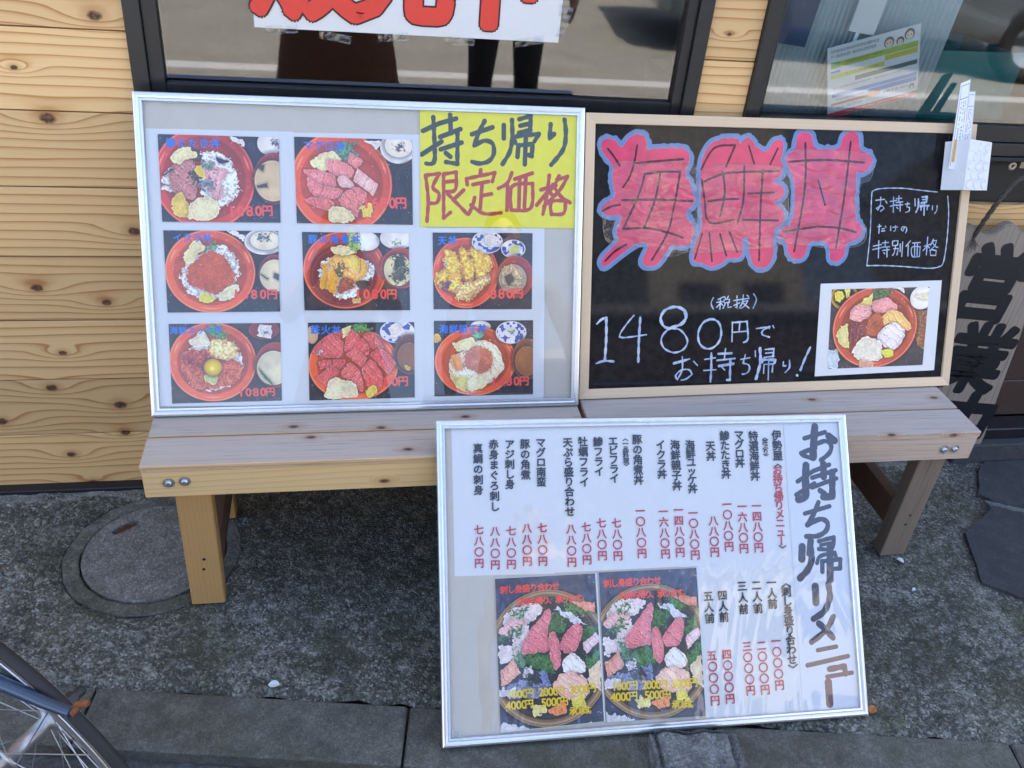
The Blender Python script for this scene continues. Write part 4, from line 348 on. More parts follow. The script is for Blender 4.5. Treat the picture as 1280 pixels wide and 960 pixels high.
def paint_photo(ops, w_, h, seed):
    X, Y = np.meshgrid((np.arange(w_)+.5)/w_*1000, (np.arange(h)+.5)/h*1000); k = h/w_; img = np.zeros((h,w_,3)); px = 1000/w_
    NA = fbm(h,w_,14,seed); NB = fbm(h,w_,60,seed+9); NC = NR.rand(h,w_)
    wx = (fbm(h,w_,22,seed+20)-.5); wy = (fbm(h,w_,22,seed+30)-.5); jx = (vnoise(h,w_,75,seed+41)-.5); jy = (vnoise(h,w_,75,seed+47)-.5)
    def comp(mask, col): img[:] = img*(1-mask[...,None])+np.asarray(col)*mask[...,None] if not isinstance(col, np.ndarray) or col.ndim < 3 else img*(1-mask[...,None])+col*mask[...,None]
    def aa(d): return np.clip(.5-d/(px*1.4), 0, 1)
    Yk = Y*k
    for oi, (kd, col, ge) in enumerate(ops):
        c = np.array(col, float)
        if kd == 'K': img[:] = c*(.75+.6*NA[...,None]); continue
        if kd in 'EBDP':
            cx, cy, rx, ry = ge; rn = np.sqrt(((X-cx)/rx)**2+((Y-cy)/ry)**2); d = (rn-1)*min(rx, ry*k)
            comp(np.clip(.5-(d-16)/30, 0, 1)*.45, (8,6,8)); m = aa(d)
            ang = np.arctan2(Y-cy, X-cx); body = c*(.93+.14*NA[...,None])
            if kd == 'B':
                inner = np.clip((rn-.80)/.03, 0, 1); body = body*(.80+.28*inner[...,None]); body = body*(1-.28*np.clip(np.cos(ang+.6),0,1)*np.clip((rn-.55)*2,0,1))[...,None]
                rim = np.exp(-((rn-.975)/.012)**2); body = body+rim[...,None]*np.array((70,58,52)); gl = np.exp(-((rn-.9)/.02)**2)*np.clip(np.cos((ang+.5)*3)-.75,0,1)*4; body = body+gl[...,None]*70
            elif kd == 'D':
                body = c*(1.1-.35*rn[...,None]**2); hl = np.exp(-(((X-cx+rx*.1)/rx)**2+((Y-cy-ry*.15)/ry)**2)*30); body = body+hl[...,None]*120
            elif kd == 'P':
                body = np.array((222,226,234))*(.9+.15*NA[...,None]); pt = (vnoise(h,w_,34,seed+oi*3) > .56)&(rn > .45)&(rn < .92); body = np.where(pt[...,None], np.array((44,62,150)), body)
            else:
                body = body*(1.03-.15*rn[...,None]**4)+np.exp(-((rn-.95)/.035)**2)[...,None]*22
            comp(m, body); continue
        pts = ge if len(ge) < 5 else smooth_poly(ge, 1); warp = {'R':34,'G':60,'T':36,'O':26,'C':30,'S':16,'F':34,'N':10}[kd]; hf = {'R':34,'G':60,'T':34,'O':30,'C':14,'S':5,'F':9,'N':5}[kd]
        Xs, Ys = X+wx*warp*1.6+jx*hf, (Y+wy*warp*1.6+jy*hf)
        xs = [p[0] for p in pts]; ys = [p[1] for p in pts]; x0, x1 = int(max(0,(min(xs)-60)/1000*w_)), int(min(w_,(max(xs)+60)/1000*w_)); y0, y1 = int(max(0,(min(ys)-60)/1000*h)), int(min(h,(max(ys)+60)/1000*h))
        if x1 <= x0 or y1 <= y0: continue
        sl = (slice(y0,y1), slice(x0,x1)); d = polysdf(Xs[sl], Ys[sl]*k, [(p[0],p[1]*k) for p in pts]); X_, Y_ = X[sl], Yk[sl]; na, nb, nc = NA[sl], NB[sl], NC[sl]
        sub = img[sl]; sh = np.clip(.5-(d-10)/26, 0, 1)[...,None]*.26; sub[:] = sub*(1-sh); m = aa(d)[...,None]
        if kd == 'R': body = c*(.74+.32*(nb[...,None] > .46))+(nc[...,None]-.5)*26
        elif kd == 'G': body = c*(.35+1.4*nb[...,None])+(nc[...,None]-.5)*18
        elif kd == 'T': body = c*(.55+.85*nb[...,None])+np.array((60,45,22))*(nb[...,None] > .62)+(nc[...,None]-.5)*24; body = body*(.82+.3*np.clip(-d/40,0,1))[...,None]
        elif kd == 'O':
            q = np.sin(X_*.30+jx[sl]*30)*np.sin(Y_*.30+jy[sl]*30); body = c*(.70+.25*na[...,None]+.24*q[...,None])+np.array((60,34,22))*(q[...,None] > .72)
        elif kd == 'C':
            cell = vnoise(h,w_,24,seed+oi)[sl]; e = np.abs(((cell*5)%1)-.5); body = c*(.72+.5*((np.floor(cell*5)*.37)%1)[...,None]+.1*na[...,None]); body = body*(.62+.38*np.clip(e*7,0,1))[...,None]+np.array((46,34,28))*(nb[...,None] > .66)
        elif kd == 'S':
            (ax,ay),(bx,by) = ge[0], ge[1]; L_ = math.hypot(bx-ax,(by-ay)*k)+1e-6; u = ((X_-ax)*(bx-ax)+(Y_-ay*k)*(by-ay)*k)/L_; v_ = (-(X_-ax)*(by-ay)*k+(Y_-ay*k)*(bx-ax))/L_
            st = np.sin(u*.16+v_*.05+wx[sl]*24); body = c*(.90+.16*na[...,None])+np.array((34,40,40))*(np.clip(st,0,1)**3)[...,None]; body = body+np.exp(-((d+6)/6.)**2)[...,None]*26+(nc[...,None]-.5)*8
            cutp = ((u+wx[sl]*50)/62)%1; body = body*(1-.34*np.exp(-((cutp-.06)/.05)**2)*(L_ > 70))[...,None]+(np.exp(-((cutp-.22)/.08)**2)*(L_ > 70))[...,None]*24; mb_ = np.abs(NA[sl]*9+wx[sl]*8+u*.010)%1; body = body+np.exp(-((mb_-.5)/.09)**2)[...,None]*np.array((38,46,44)); body = body*(.84+.2*np.clip(-d/38,0,1))[...,None]
        elif kd == 'F':
            fo = np.sin((X_*.8+Y_)*.045+wx[sl]*16); body = c*(.9+.12*na[...,None]+.05*fo[...,None])+np.exp(-((d+5)/6.)**2)[...,None]*12-np.exp(-((d+20)/9.)**2)[...,None]*14
        else: body = c*(.8+.4*na[...,None])
        sub[:] = sub*(1-m)+body*m
    gl = (vnoise(h,w_,95,seed+61) > .93)&(NA > .45); img[gl] = img[gl]*.45+np.array((255,250,240))*.55
    sh_ = .90+.22*fbm(h,w_,7,seed+77); img *= sh_[...,None]; img += (NC[...,None]-.5)*7; lum = img.mean(2, keepdims=True); img = lum+(img-lum)*1.02; img *= np.array((1.08,1.0,.93)); img = (img/255)**.84*255 if img.min() >= 0 else (np.clip(img,0,None)/255)**.84*255
    return np.clip(img, 0, 255)
def spline(pts, step):
    if len(pts) == 2: P_ = [np.array(p, float) for p in pts]; return P_
    P_ = [np.array(p, float) for p in pts]; closed = np.allclose(P_[0], P_[-1]); out = []
    for i in range(len(P_)-1):
        p0 = P_[i-1] if i > 0 else (P_[-2] if closed else P_[0]); p1, p2 = P_[i], P_[i+1]; p3 = P_[i+2] if i+2 < len(P_) else (P_[1] if closed else P_[-1])
        if i > 0:
            a = p1-P_[i-1]; b = p2-p1; cs = a@b/(np.linalg.norm(a)*np.linalg.norm(b)+1e-9)
            if cs < .15: p0 = p1
        if i+2 < len(P_):
            a = p2-p1; b = P_[i+2]-p2; cs = a@b/(np.linalg.norm(a)*np.linalg.norm(b)+1e-9)
            if cs < .15: p3 = p2
        n = max(2, int(np.linalg.norm(p2-p1)/step))
        for j in range(n):
            t = j/n; out.append(.5*((2*p1)+(-p0+p2)*t+(2*p0-5*p1+4*p2-p3)*t*t+(-p0+3*p1-3*p2+p3)*t**3))
    out.append(P_[-1]); return out
def strokes_mask(strks, w_, h, x0, y1, ppm, grow=0.0, jitter=.12, seed=3):
    """mask of marker strokes; local mm -> pixels (x0 left, y1 top)"""
    mask = np.zeros((h,w_)); rs = np.random.RandomState(seed)
    for wd, pts in strks:
        q = spline(pts, 4.0); n = len(q)
        for i in range(n-1):
            a, b = q[i], q[i+1]; wa = wd*(1+jitter*math.sin(i*1.3+wd)); r = wa/2*ppm+grow*ppm
            ax, ay, bx, by = (a[0]-x0)*ppm, (y1-a[1])*ppm, (b[0]-x0)*ppm, (y1-b[1])*ppm
            X0, X1 = int(max(0,min(ax,bx)-r-2)), int(min(w_,max(ax,bx)+r+3)); Y0, Y1 = int(max(0,min(ay,by)-r-2)), int(min(h,max(ay,by)+r+3))
            if X1 <= X0 or Y1 <= Y0: continue
            Y_, X_ = np.mgrid[Y0:Y1, X0:X1]; X_ = X_+.5; Y_ = Y_+.5; ex, ey = bx-ax, by-ay
            t = np.clip(((X_-ax)*ex+(Y_-ay)*ey)/(ex*ex+ey*ey+1e-9), 0, 1); d = np.hypot(X_-ax-t*ex, Y_-ay-t*ey)
            mask[Y0:Y1,X0:X1] = np.maximum(mask[Y0:Y1,X0:X1], np.clip(r-d+.5, 0, 1))
    return mask
def img_mat(name, im, rough=.5, spec=.5, bump=False, coat=0.0):
    k = NT(name); uv = k.n('ShaderNodeUVMap'); t = k.n('ShaderNodeTexImage'); t.image = im; t.extension = 'EXTEND'; k.l(uv.outputs[0], t.inputs[0])
    nz = k.noise(k.n('ShaderNodeTexCoord').outputs['Object'], 60, 4); k.col(k.mix(k.math('MULTIPLY', nz, .06), t.outputs[0], (.5,.5,.5,1))); k.rough(rough); k.b.inputs['Specular IOR Level'].default_value = spec
    return k.m
def quad_sheet(name, pts, z, mat, parent, thick=.0003, curl=0.0, nx=1, ny=1, seed=0):
    """thin sheet of paper between four local corners (mm; TL TR BR BL) with its own thickness and a slight cockle"""
    tl, tr, br, bl = [np.array(p)/1000 for p in pts]; rs = np.random.RandomState(seed+11); vs = []; uv = []
    for j in range(ny+1):
        for i in range(nx+1):
            s, t = i/nx, j/ny; p = (tl*(1-s)+tr*s)*(1-t)+(bl*(1-s)+br*s)*t
            zz = z+thick+(curl*rs.rand() if curl else 0); vs.append((p[0],p[1],zz)); uv.append((s,1-t))
    fs = [(j*(nx+1)+i, (j+1)*(nx+1)+i, (j+1)*(nx+1)+i+1, j*(nx+1)+i+1) for j in range(ny) for i in range(nx)]
    n = len(vs); brd = [i for i in range(nx+1)]+[(j+1)*(nx+1)+nx for j in range(ny)]+[ny*(nx+1)+nx-1-i for i in range(nx)]+[(ny-1-j)*(nx+1) for j in range(ny-1)]
    vs2 = vs+[(vs[b][0],vs[b][1],z) for b in brd]; uv += [uv[b] for b in brd]; m = len(brd)
    fs += [(brd[i], brd[(i+1)%m], n+(i+1)%m, n+i) for i in range(m)]
    me = bpy.data.meshes.new(name); me.from_pydata(vs2, [], fs); me.update(); ul = me.uv_layers.new(name='UVMap')
    for lp in me.loops: ul.data[lp.index].uv = uv[lp.vertex_index]
    bm = bmesh.new(); bm.from_mesh(me); bmesh.ops.recalc_face_normals(bm, faces=bm.faces); bm.to_mesh(me); bm.free()
    me.materials.append(mat); o = bpy.data.objects.new(name, me); COL.objects.link(o)
    if parent: o.parent = parent
    return o
# ================================================================== lettering
_gl = {}
def glyph(ch, off=0.0):
    off = 0.0
    if (ch, off) in _gl: return _gl[(ch, off)]
    cu = bpy.data.curves.new('glyph', 'FONT'); cu.body = ch; cu.size = 1; cu.align_x = 'CENTER'; cu.offset = off; cu.resolution_u = 3; cu.fill_mode = 'FRONT'
    o = bpy.data.objects.new('glyph', cu); COL.objects.link(o); bpy.context.view_layer.update()
    me = o.evaluated_get(bpy.context.evaluated_depsgraph_get()).to_mesh(); vs = [(p.co.x,p.co.y) for p in me.vertices]; fs = [tuple(p.vertices) for p in me.polygons]
    o.to_mesh_clear(); bpy.data.objects.remove(o); bpy.data.curves.remove(cu); _gl[(ch,off)] = (vs, fs); return _gl[(ch,off)]
_ref = glyph('国', 0.0)[0]; EMY = (min(p[1] for p in _ref)+max(p[1] for p in _ref))/2; EMS = 1/((max(p[1] for p in _ref)-min(p[1] for p in _ref))*1.08)
_dg = glyph('0', 0.0)[0]; DGY = (min(p[1] for p in _dg)+max(p[1] for p in _dg))/2; DGS = .88/(max(p[1] for p in _dg)-min(p[1] for p in _dg))
def lettering(s, pa, pz, size, z, mat, off=.022, vertical=False, parent=None, name='lettering', layers=None, jit=0.0, squash=1.0):
    a, b = np.array(pa)/1000, np.array(pz)/1000; n = len(s); d = (b-a)/np.linalg.norm(b-a) if np.linalg.norm(b-a) > 1e-6 else np.array((1.0,0.0))
    ex, ey = (np.array((-d[1],d[0])), -d) if vertical else (d, np.array((-d[1],d[0]))); mb = MB(); rr = random.Random(len(s)*7+int(pa[0]))
    for i, ch in enumerate(s):
        c = a+(b-a)*(i/(n-1) if n > 1 else 0); dig = ch in '0123456789'
        for li, (of, dz, sc) in enumerate(layers or [(off, 0, 1)]):
            vs, fs = glyph(ch); k_ = size/1000*(DGS if dig else EMS)*sc; my = DGY if dig else EMY; A = rr.uniform(-jit, jit)
            rot = -math.pi/2 if vertical and ch in 'ー〈〉（）()' else 0; ca, sa = math.cos(rot+A), math.sin(rot+A); q = []
            nc = 6 if of <= .036 else 14
            for ci_ in range(nc):
                ox, oy = of*math.cos(ci_*2*math.pi/nc+.3), of*math.sin(ci_*2*math.pi/nc+.3); q = []
                for x, y in vs:
                    x2, y2 = (x+ox)*k_*squash, (y+oy-my)*k_; x3, y3 = x2*ca-y2*sa, x2*sa+y2*ca; p = c+ex*x3+ey*y3; q.append((p[0],p[1],z+dz+ci_*4e-6))
                mb.add(q, fs, li)
    me = bpy.data.meshes.new(name); me.from_pydata(mb.v, [], mb.f); me.update()
    for m in (mat if isinstance(mat, (list,tuple)) else [mat]): me.materials.append(m)
    me.polygons.foreach_set('material_index', mb.m); o = bpy.data.objects.new(name, me); COL.objects.link(o)
    if parent: o.parent = parent
    return o
# ================================================================== ground
def yk(x): return -.716-.176*x
ground = MB().box((-120,-120,-.60),(120,120,-.062)).build('ground', M['asphalt']); tag(ground, 'asphalt ground reaching away from the shop on all sides', kind='structure')
road = MB().box((-60,-9.2,-.060),(60,-3.05,-.048)).build('road', M['road_concrete']); tag(road, kind='structure')
gutter = MB().box((-60,-3.045,-.060),(60,1.0,-.040)).build('gutter', M['asphalt']); tag(gutter, kind='structure')
MH = (-.5645,-.243)     # centre of the manhole by the wall
def apron():
    nx, ny = 620, 170; xs = np.linspace(-1.75, 1.95, nx+1); T_ = np.linspace(0,1,ny+1); X, T2 = np.meshgrid(xs, T_); edge = yk(X)+(vnoise(ny+1,nx+1,90,2)-.5)*.012*(1-T2)
    Y = edge+(.02-edge)*T2; Z = -.004+(vnoise(ny+1,nx+1,260,3)-.5)*.0042+(vnoise(ny+1,nx+1,110,4)-.5)*.003+(vnoise(ny+1,nx+1,12,5)-.5)*.006
    Z += (NR.rand(ny+1,nx+1)-.5)*.0012
    r = np.hypot(X-MH[0], Y-MH[1]); rw = r+(vnoise(ny+1,nx+1,40,9)-.5)*.014; Z = np.where(rw < .193, -.024, Z); Z -= .005*np.exp(-((rw-.20)/.010)**2)*(vnoise(ny+1,nx+1,14,19) > .35)
    Z = np.where((X > 1.30)&(Y > -.7), np.minimum(Z, -.004), Z); Z -= .010*np.clip(1-(Y-yk(X))/.02, 0, 1)
    vs = [(x,y,z) for x,y,z in zip(X.ravel(),Y.ravel(),Z.ravel())]; W_ = nx+1
    fs = [(j*W_+i, j*W_+i+1, (j+1)*W_+i+1, (j+1)*W_+i) for j in range(ny) for i in range(nx)]
    mb = MB(); mb.add(vs, fs, 0, True)
    mb.add([(-1.75,yk(-1.75),-.004),(-1.75,.02,-.004),(-14,.02,-.004),(-14,yk(-14)*.4-1,-.004)], [(0,1,2,3)]); mb.add([(1.95,yk(1.95),-.004),(1.95,.02,-.004),(14,.02,-.004),(14,yk(14),-.004)], [(3,2,1,0)])
    o = mb.build('pavement', M['rough_concrete']); tag(o, kind='structure'); return o
apron()
kerb = empty('kerb', (0,yk(0),0)); tag(kerb, kind='structure'); kd = Vector((1,-.176,0)).normalized(); ang = math.atan2(kd.y, kd.x)
def kerb_mesh():
    me = MB().box((.002,-.130,-.036),(.597,-.003,.001), bev=.004).build('kerb_slab', M['kerb_concrete']); m = me.data; bpy.data.objects.remove(me); return m
km = kerb_mesh()
for i in range(-9, 12):
    s0 = -.622+.600*i; o = place('kerb_slab', km, kerb, (kd*s0)[:]); o.rotation_euler = (R.uniform(-.004,.004), R.uniform(-.003,.003), ang); o.location.z = -.006+R.uniform(-.0015,.0015)
# manhole cover
mh = empty('manhole_cover', (MH[0],MH[1],-.02)); tag(mh, 'round concrete manhole cover with an oblong finger hole, under the yellow bench end', 'manhole cover')
def disc(c, r0, r1, z, mat, name, parent, n=64, hole=None, wob=.002, depth=.02):
    mb = MB(); vs = []; rr = random.Random(4)
    for i in range(n):
        a = 2*math.pi*i/n; w_ = 1+rr.uniform(-wob,wob)
        for r_, zz in ((r0*w_, z-depth), (r0*w_, z-.002), (r0*w_+.003, z), (r1*w_-.003, z), (r1*w_, z-.003), (r1*w_, z-depth)): vs.append((r_*math.cos(a), r_*math.sin(a), zz))
    fs = [(i*6+j, ((i+1)%n)*6+j, ((i+1)%n)*6+j+1, i*6+j+1) for i in range(n) for j in range(5)]; mb.add(vs, fs, 0, False); return mb.build(name, mat, parent)
disc(None, .1575, .1915, .0130, M['ring_concrete'], 'rim', mh, wob=.012)
def lid():
    hx, hy = -.077, .084; ha = math.radians(38); bm = bmesh.new(); outer = [bm.verts.new((.153*math.cos(2*math.pi*i/64), .153*math.sin(2*math.pi*i/64), 0)) for i in range(64)]
    hole = []
    for i in range(16):
        a = 2*math.pi*i/16; x, y = .032*math.cos(a), .0115*math.sin(a); x = math.copysign(min(abs(x)*1.15,.032), x); hole.append(bm.verts.new((hx+x*math.cos(ha)-y*math.sin(ha), hy+x*math.sin(ha)+y*math.cos(ha), 0)))
    es = [bm.edges.new((outer[i], outer[(i+1)%64])) for i in range(64)]+[bm.edges.new((hole[i], hole[(i+1)%16])) for i in range(16)]
    r = bmesh.ops.triangle_fill(bm, use_beauty=True, edges=es); fc = [f for f in bm.faces]
    ex = bmesh.ops.extrude_face_region(bm, geom=fc); 
    for q in ex['geom']:
        if isinstance(q, bmesh.types.BMVert): q.co.z = .016
    bmesh.ops.recalc_face_normals(bm, faces=bm.faces); me = bpy.data.meshes.new('lid'); bm.to_mesh(me); bm.free(); me.materials.append(M['lid_concrete']); place('lid', me, mh, (0,0,-.001))
lid()
fh = MB().box((-.10,.062,-.0008),(-.055,.108,.0035)).build('finger_hole_plate', M['rust'], mh)
# dark paving stones by the door
for nm, poly_, lb in (('a', [(1.68,-.065),(1.64,-.10),(1.572,-.197),(1.60,-.235),(1.675,-.272),(2.3,-.49),(2.6,-.065)], 'dark flat paving stone in front of the door, the one against the door step'),
                     ('b', [(1.585,-.252),(1.437,-.345),(1.372,-.515),(1.448,-.574),(1.75,-.64),(2.2,-.66),(2.28,-.505),(1.672,-.292)], 'dark flat paving stone nearer the kerb, right of the faded bench leg')):
    bm_ = MB(); rs_ = random.Random(len(poly_)); pts = []
    for i_ in range(len(poly_)):
        (xa,ya),(xb,yb) = poly_[i_], poly_[(i_+1)%len(poly_)]
        for j_ in range(6): pts.append((xa+(xb-xa)*j_/6+rs_.uniform(-.0025,.0025), ya+(yb-ya)*j_/6+rs_.uniform(-.0025,.0025)))
    bm_.prism(pts, -.02, .005); o = bm_.build('paving_stone', M['stone_dark']); tag(o, lb, 'paving stone', 'dark paving stones by the door')
jt = MB().prism([(1.575,-.222),(1.60,-.2365),(2.3,-.487),(2.3,-.507),(1.66,-.293),(1.575,-.257)], -.02, .0025).build('mortar_joint', M['mortar']); tag(jt, kind='structure')
# grit lying on the concrete: too fine to count
gr = MB(); rg = random.Random(12)
for i in range(900):
    x = rg.uniform(-1.0,1.7); y = rg.uniform(yk(x)-.12, -.03); s = rg.choice((.0009,.0012,.0016,.0024)) if rg.random() < .93 else .0036; a = rg.uniform(0,6.28); zz = -.0035 if y > yk(x) else -.0045
    p = [(x+s*math.cos(a+k_*2.09)*rg.uniform(.7,1.2), y+s*math.sin(a+k_*2.09)*rg.uniform(.7,1.2), zz) for k_ in range(3)]; gr.add(p+[(x,y,zz+s*1.6)], [(0,1,3),(1,2,3),(2,0,3)])
gr = gr.build('grit', M['mortar']); tag(gr, kind='stuff')
# ================================================================== shop wall
shop = empty('shop_wall', (0,0,0)); tag(shop, 'shop front clad in horizontal pine boards with two black framed windows and a brown door', 'shop building')
Z0, PW = .0008, .1524
W1 = (-.514,.612); W2 = (.729,1.565); WZ = (.885,2.0); DR = (1.60,2.60)
_pm = {}
def plank(x0, x1, k_):
    L_ = round(x1-x0, 4)
    if L_ < .02: return
    if L_ not in _pm:
        o = MB().box((0,0,.0008),(L_,.020,PW-.0016), bev=.0012).build('plank', M['cedar']); _pm[L_] = o.data; bpy.data.objects.remove(o)
    place('plank', _pm[L_], shop, (x0, R.uniform(-.0006,.0006), Z0+k_*PW))
for k_ in range(0, 16):
    z = Z0+k_*PW; segs = [(-6.0,-3.0),(-3.0,DR[0])] if k_ < 13 else [(-6,-3),(-3,0),(0,3),(3,6)]
    if k_ < 13:
        if z+PW > WZ[0]+.02 and z < WZ[1]: segs = [(-6.0,-3.0),(-3.0,W1[0]),(W1[1],W2[0]),(W2[1],DR[0])]
        segs += [(DR[1],6.0)]
    for a, b in segs: plank(a, b, k_)
core = MB()
for a, b, z0, z1 in ((-6,W1[0],-.12,2.45),(W1[1],W2[0],-.12,2.45),(W2[1],DR[0],-.12,2.45),(DR[1],6,-.12,2.45),(W1[0],W1[1],-.12,WZ[0]),(W2[0],W2[1],-.12,WZ[0]),(W1[0],W1[1],WZ[1],2.45),(W2[0],W2[1],WZ[1],2.45),(DR[0],DR[1],2.0,2.45)): core.box((a,.0205,z0),(b,.15,z1))
core.build('wall_core', M['flash'], shop)
MB().box((-6,.0,2.452),(6,.15,3.60)).build('upper_wall', M['plaster'], shop)
MB().box((-6.1,-.30,3.61),(6.1,4.2,3.74)).build('roof', M['greywall'], shop)
MB().box((-6,.152,-.12),(6,4.0,.03)).build('shop_floor', M['interior'], shop)
it = MB(); it.box((-6,3.9,.03),(6,4.0,3.60)); it.box((-6,.152,2.6),(6,3.9,2.7)); it.box((-6,.152,.03),(-5.9,3.9,3.60)); it.box((5.9,.152,.03),(6,3.9,3.60)); it.build('inner_wall', M['interior'], shop)
fl = MB(); 
for a, b in ((-6.0,1.58),(2.62,6.0)):
    fl.prism([(0,0),(0,0)][:0] or [(.019,.0065),(-.026,.0065),(-.028,.0045),(-.028,-.018),(.019,-.018)], a, b, 0, Matrix(((0,0,1,0),(1,0,0,0),(0,1,0,0),(0,0,0,1))))
fl.build('base_flashing', M['flash'], shop)
# windows
def window(x0, x1, z0, z1, left=.045, right=.045, bottom=.045):
    f = MB()
    f.box((x0,-.014,z0),(x0+.030,.06,z1), bev=.0015); f.box((x1-.030,-.014,z0),(x1,.06,z1), bev=.0015)
    f.box((x0+.0302,-.012,z0+.0005),(x1-.0302,.06,z0+.030), bev=.0015); f.box((x0+.0302,-.012,z1-.030),(x1-.0302,.06,z1-.0005), bev=.0015)
    fr = f.build('window', M['block_dark'], shop)
    a, b, c, d = x0+.0303, x1-.0303, z0+.0303, z1-.0303; s = MB()
    s.box((a,-.004,c),(a+left-.030+.006,.04,d), bev=.001); s.box((b-(right-.030)-.006,-.004,c),(b,.04,d), bev=.001); s.box((a+left-.0235,-.002,c+.0005),(b-(right-.0235),.04,c+bottom-.022), bev=.001); s.box((a+left-.0235,-.002,d-.022),(b-(right-.0235),.04,d-.0005), bev=.001)
    s.build('sash', M['sash'], fr)
    sil = MB().box((x0-.004,-.018,z0-.010),(x1+.004,.02,z0-.0008), bev=.001).build('sill', M['flash'], fr)
    MB().box((a+.006,.010,c+.004),(b-.006,.016,d-.004)).build('pane', M['window_glass'], fr); return fr
window(W1[0], W1[1], *WZ, left=.051, right=.045, bottom=.083); window(W2[0], W2[1], *WZ, left=.034, right=.04, bottom=.060)
# brown sliding door
dr = MB(); dr.box((DR[0]+.001,.03,.10),(DR[0]+.06,.07,1.99), bev=.002); dr.box((DR[1]-.06,.03,.10),(DR[1]-.001,.07,1.99), bev=.002); dr.box((DR[0]+.0605,.031,.10),(DR[1]-.0605,.069,.22), bev=.002); dr.box((DR[0]+.0605,.031,1.90),(DR[1]-.0605,.069,1.989), bev=.002); dr.box((DR[0]+.0605,.04,.2205),(DR[1]-.0605,.06,1.8995))
d_ = dr.build('door', M['door'], shop); MB().box((DR[0]-.015,-.035,.062),(DR[1]+.015,.029,.098), bev=.003).build('threshold', M['sash'], d_); MB().box((DR[0]-.02,-.060,-.06),(DR[1]+.02,.029,.061), bev=.004).build('door_step', M['stone_dark'], d_)
# panel added to imitate a pale bluish reflection, and things inside the right window
cu = MB(); n_ = 36
for i in range(n_):
    x0_ = .74+i*.0125; top = 1.0; xr = x0_
    cu.add([(xr,.07+.0*math.sin(i*1.1),.93),(xr+.0125,.07+.0*math.sin((i+1)*1.1),.93),(xr+.0125+.09,.07+.0*math.sin((i+1)*1.1),1.98),(xr+.09,.07+.0*math.sin(i*1.1),1.98)], [(0,1,2,3)], 0, True)
cu = cu.build('reflection_panel', M['pale_blue']); tag(cu, 'pale grey blue panel added inside the right hand window for a reflection', 'panel')
sm = cu.modifiers.new('thickness', 'SOLIDIFY'); sm.thickness = .002
# poster inside right window (pale card with coloured bands; its small print is too small to read)
def poster_img():
    w_, h = 460, 330; im = np.full((h,w_,3), 212.0); rs = np.random.RandomState(2)
    def bar(x0,y0,x1,y1,c): im[int(y0*h):int(y1*h), int(x0*w_):int(x1*w_)] = c
    def scrib(x0,y0,x1,c,th=.028,dens=.72):
        for i in range(int(x0*w_), int(x1*w_), 7):
            if rs.rand() < .12: continue
            blk = rs.rand(int(th*h),5) < dens*.62; ys = int(y0*h); sub = im[ys:ys+blk.shape[0], i:i+5]; sub[blk[:, :sub.shape[1]]] = c
    scrib(.04,.05,.55,(60,55,60),.045); scrib(.04,.12,.52,(60,55,60),.045)
    bar(.04,.22,.98,.30,(168,184,70)); scrib(.2,.235,.6,(90,80,50)); bar(.04,.22,.14,.30,(110,165,70)); bar(.04,.34,.14,.37,(60,120,190)); bar(.04,.385,.62,.45,(196,190,70)); scrib(.2,.40,.55,(90,80,50))
    bar(.62,.31,.98,.38,(196,188,60)); bar(.3,.48,.98,.54,(70,96,92)); scrib(.05,.57,.5,(90,90,90)); scrib(.5,.575,.8,(90,90,90)); bar(.05,.66,.98,.71,(70,130,195)); bar(.45,.72,.98,.78,(60,118,190)); scrib(.08,.74,.4,(120,120,120))
    bar(.04,.795,.45,.83,(200,60,50)); bar(.45,.77,.58,.84,(235,130,50)); scrib(.62,.80,.9,(60,60,60),.04); bar(.06,.845,.42,.905,(225,226,222)); scrib(.1,.85,.38,(70,70,70),.045,.8); bar(.0,.925,1,.998,(190,50,62)); scrib(.2,.945,.9,(235,215,210),.03)
    Y_, X_ = np.mgrid[0:h,0:w_]
    for cx, cy, r_, hc, sk in ((.66,.14,.055,(120,105,85),(232,200,165)),(.78,.16,.042,(95,75,60),(235,205,175)),(.88,.10,.055,(90,85,80),(228,200,170)),(.93,.845,.03,(50,50,60),(232,205,180))):
        d = np.hypot(X_/w_-cx, (Y_/h-cy)*.72); im[d < r_] = hc; d2 = np.hypot(X_/w_-cx, (Y_/h-cy-.015)*.72); im[d2 < r_*.72] = sk; im[(d2 < r_*.95)&(Y_/h > cy+r_*1.05)] = (170,205,190)
        for sx in (-.3,.3): im[np.hypot(X_/w_-cx-sx*r_, (Y_/h-cy-.01)*.72) < r_*.1] = (40,35,35)
    return image('poster_print', im)
ps = quad_sheet('poster', [(0,270),(205,270),(205,0),(0,0)], 0, img_mat('poster_print', poster_img(), .5), None, nx=1, ny=1)
ps.matrix_world = Matrix.Translation((.948,.030,.945)) @ Matrix.Rotation(math.radians(90),4,'X') @ Matrix.Rotation(math.radians(17),4,'Z') @ Matrix.Diagonal((1.03,.585,1,1))
tag(ps, 'coloured notice with bands of small print and cartoon heads, tilted behind the right hand window', 'poster')
pc = quad_sheet('card', [(0,130),(62,130),(62,0),(0,0)], 0, M['paper'], None); pc.matrix_world = Matrix.Translation((.945,.040,1.132)) @ Matrix.Rotation(math.radians(90),4,'X') @ Matrix.Rotation(math.radians(-6),4,'Z')
tag(pc, 'blank white card on a thin stick above the tilted notice behind the right hand window', 'card')
st_ = MB().box((-.004,-.002,-.10),(.004,.0,.0)).build('stick', M['litter'], pc); st_.location = (.022,0,0); st_.rotation_euler = (math.radians(-90),0,0)
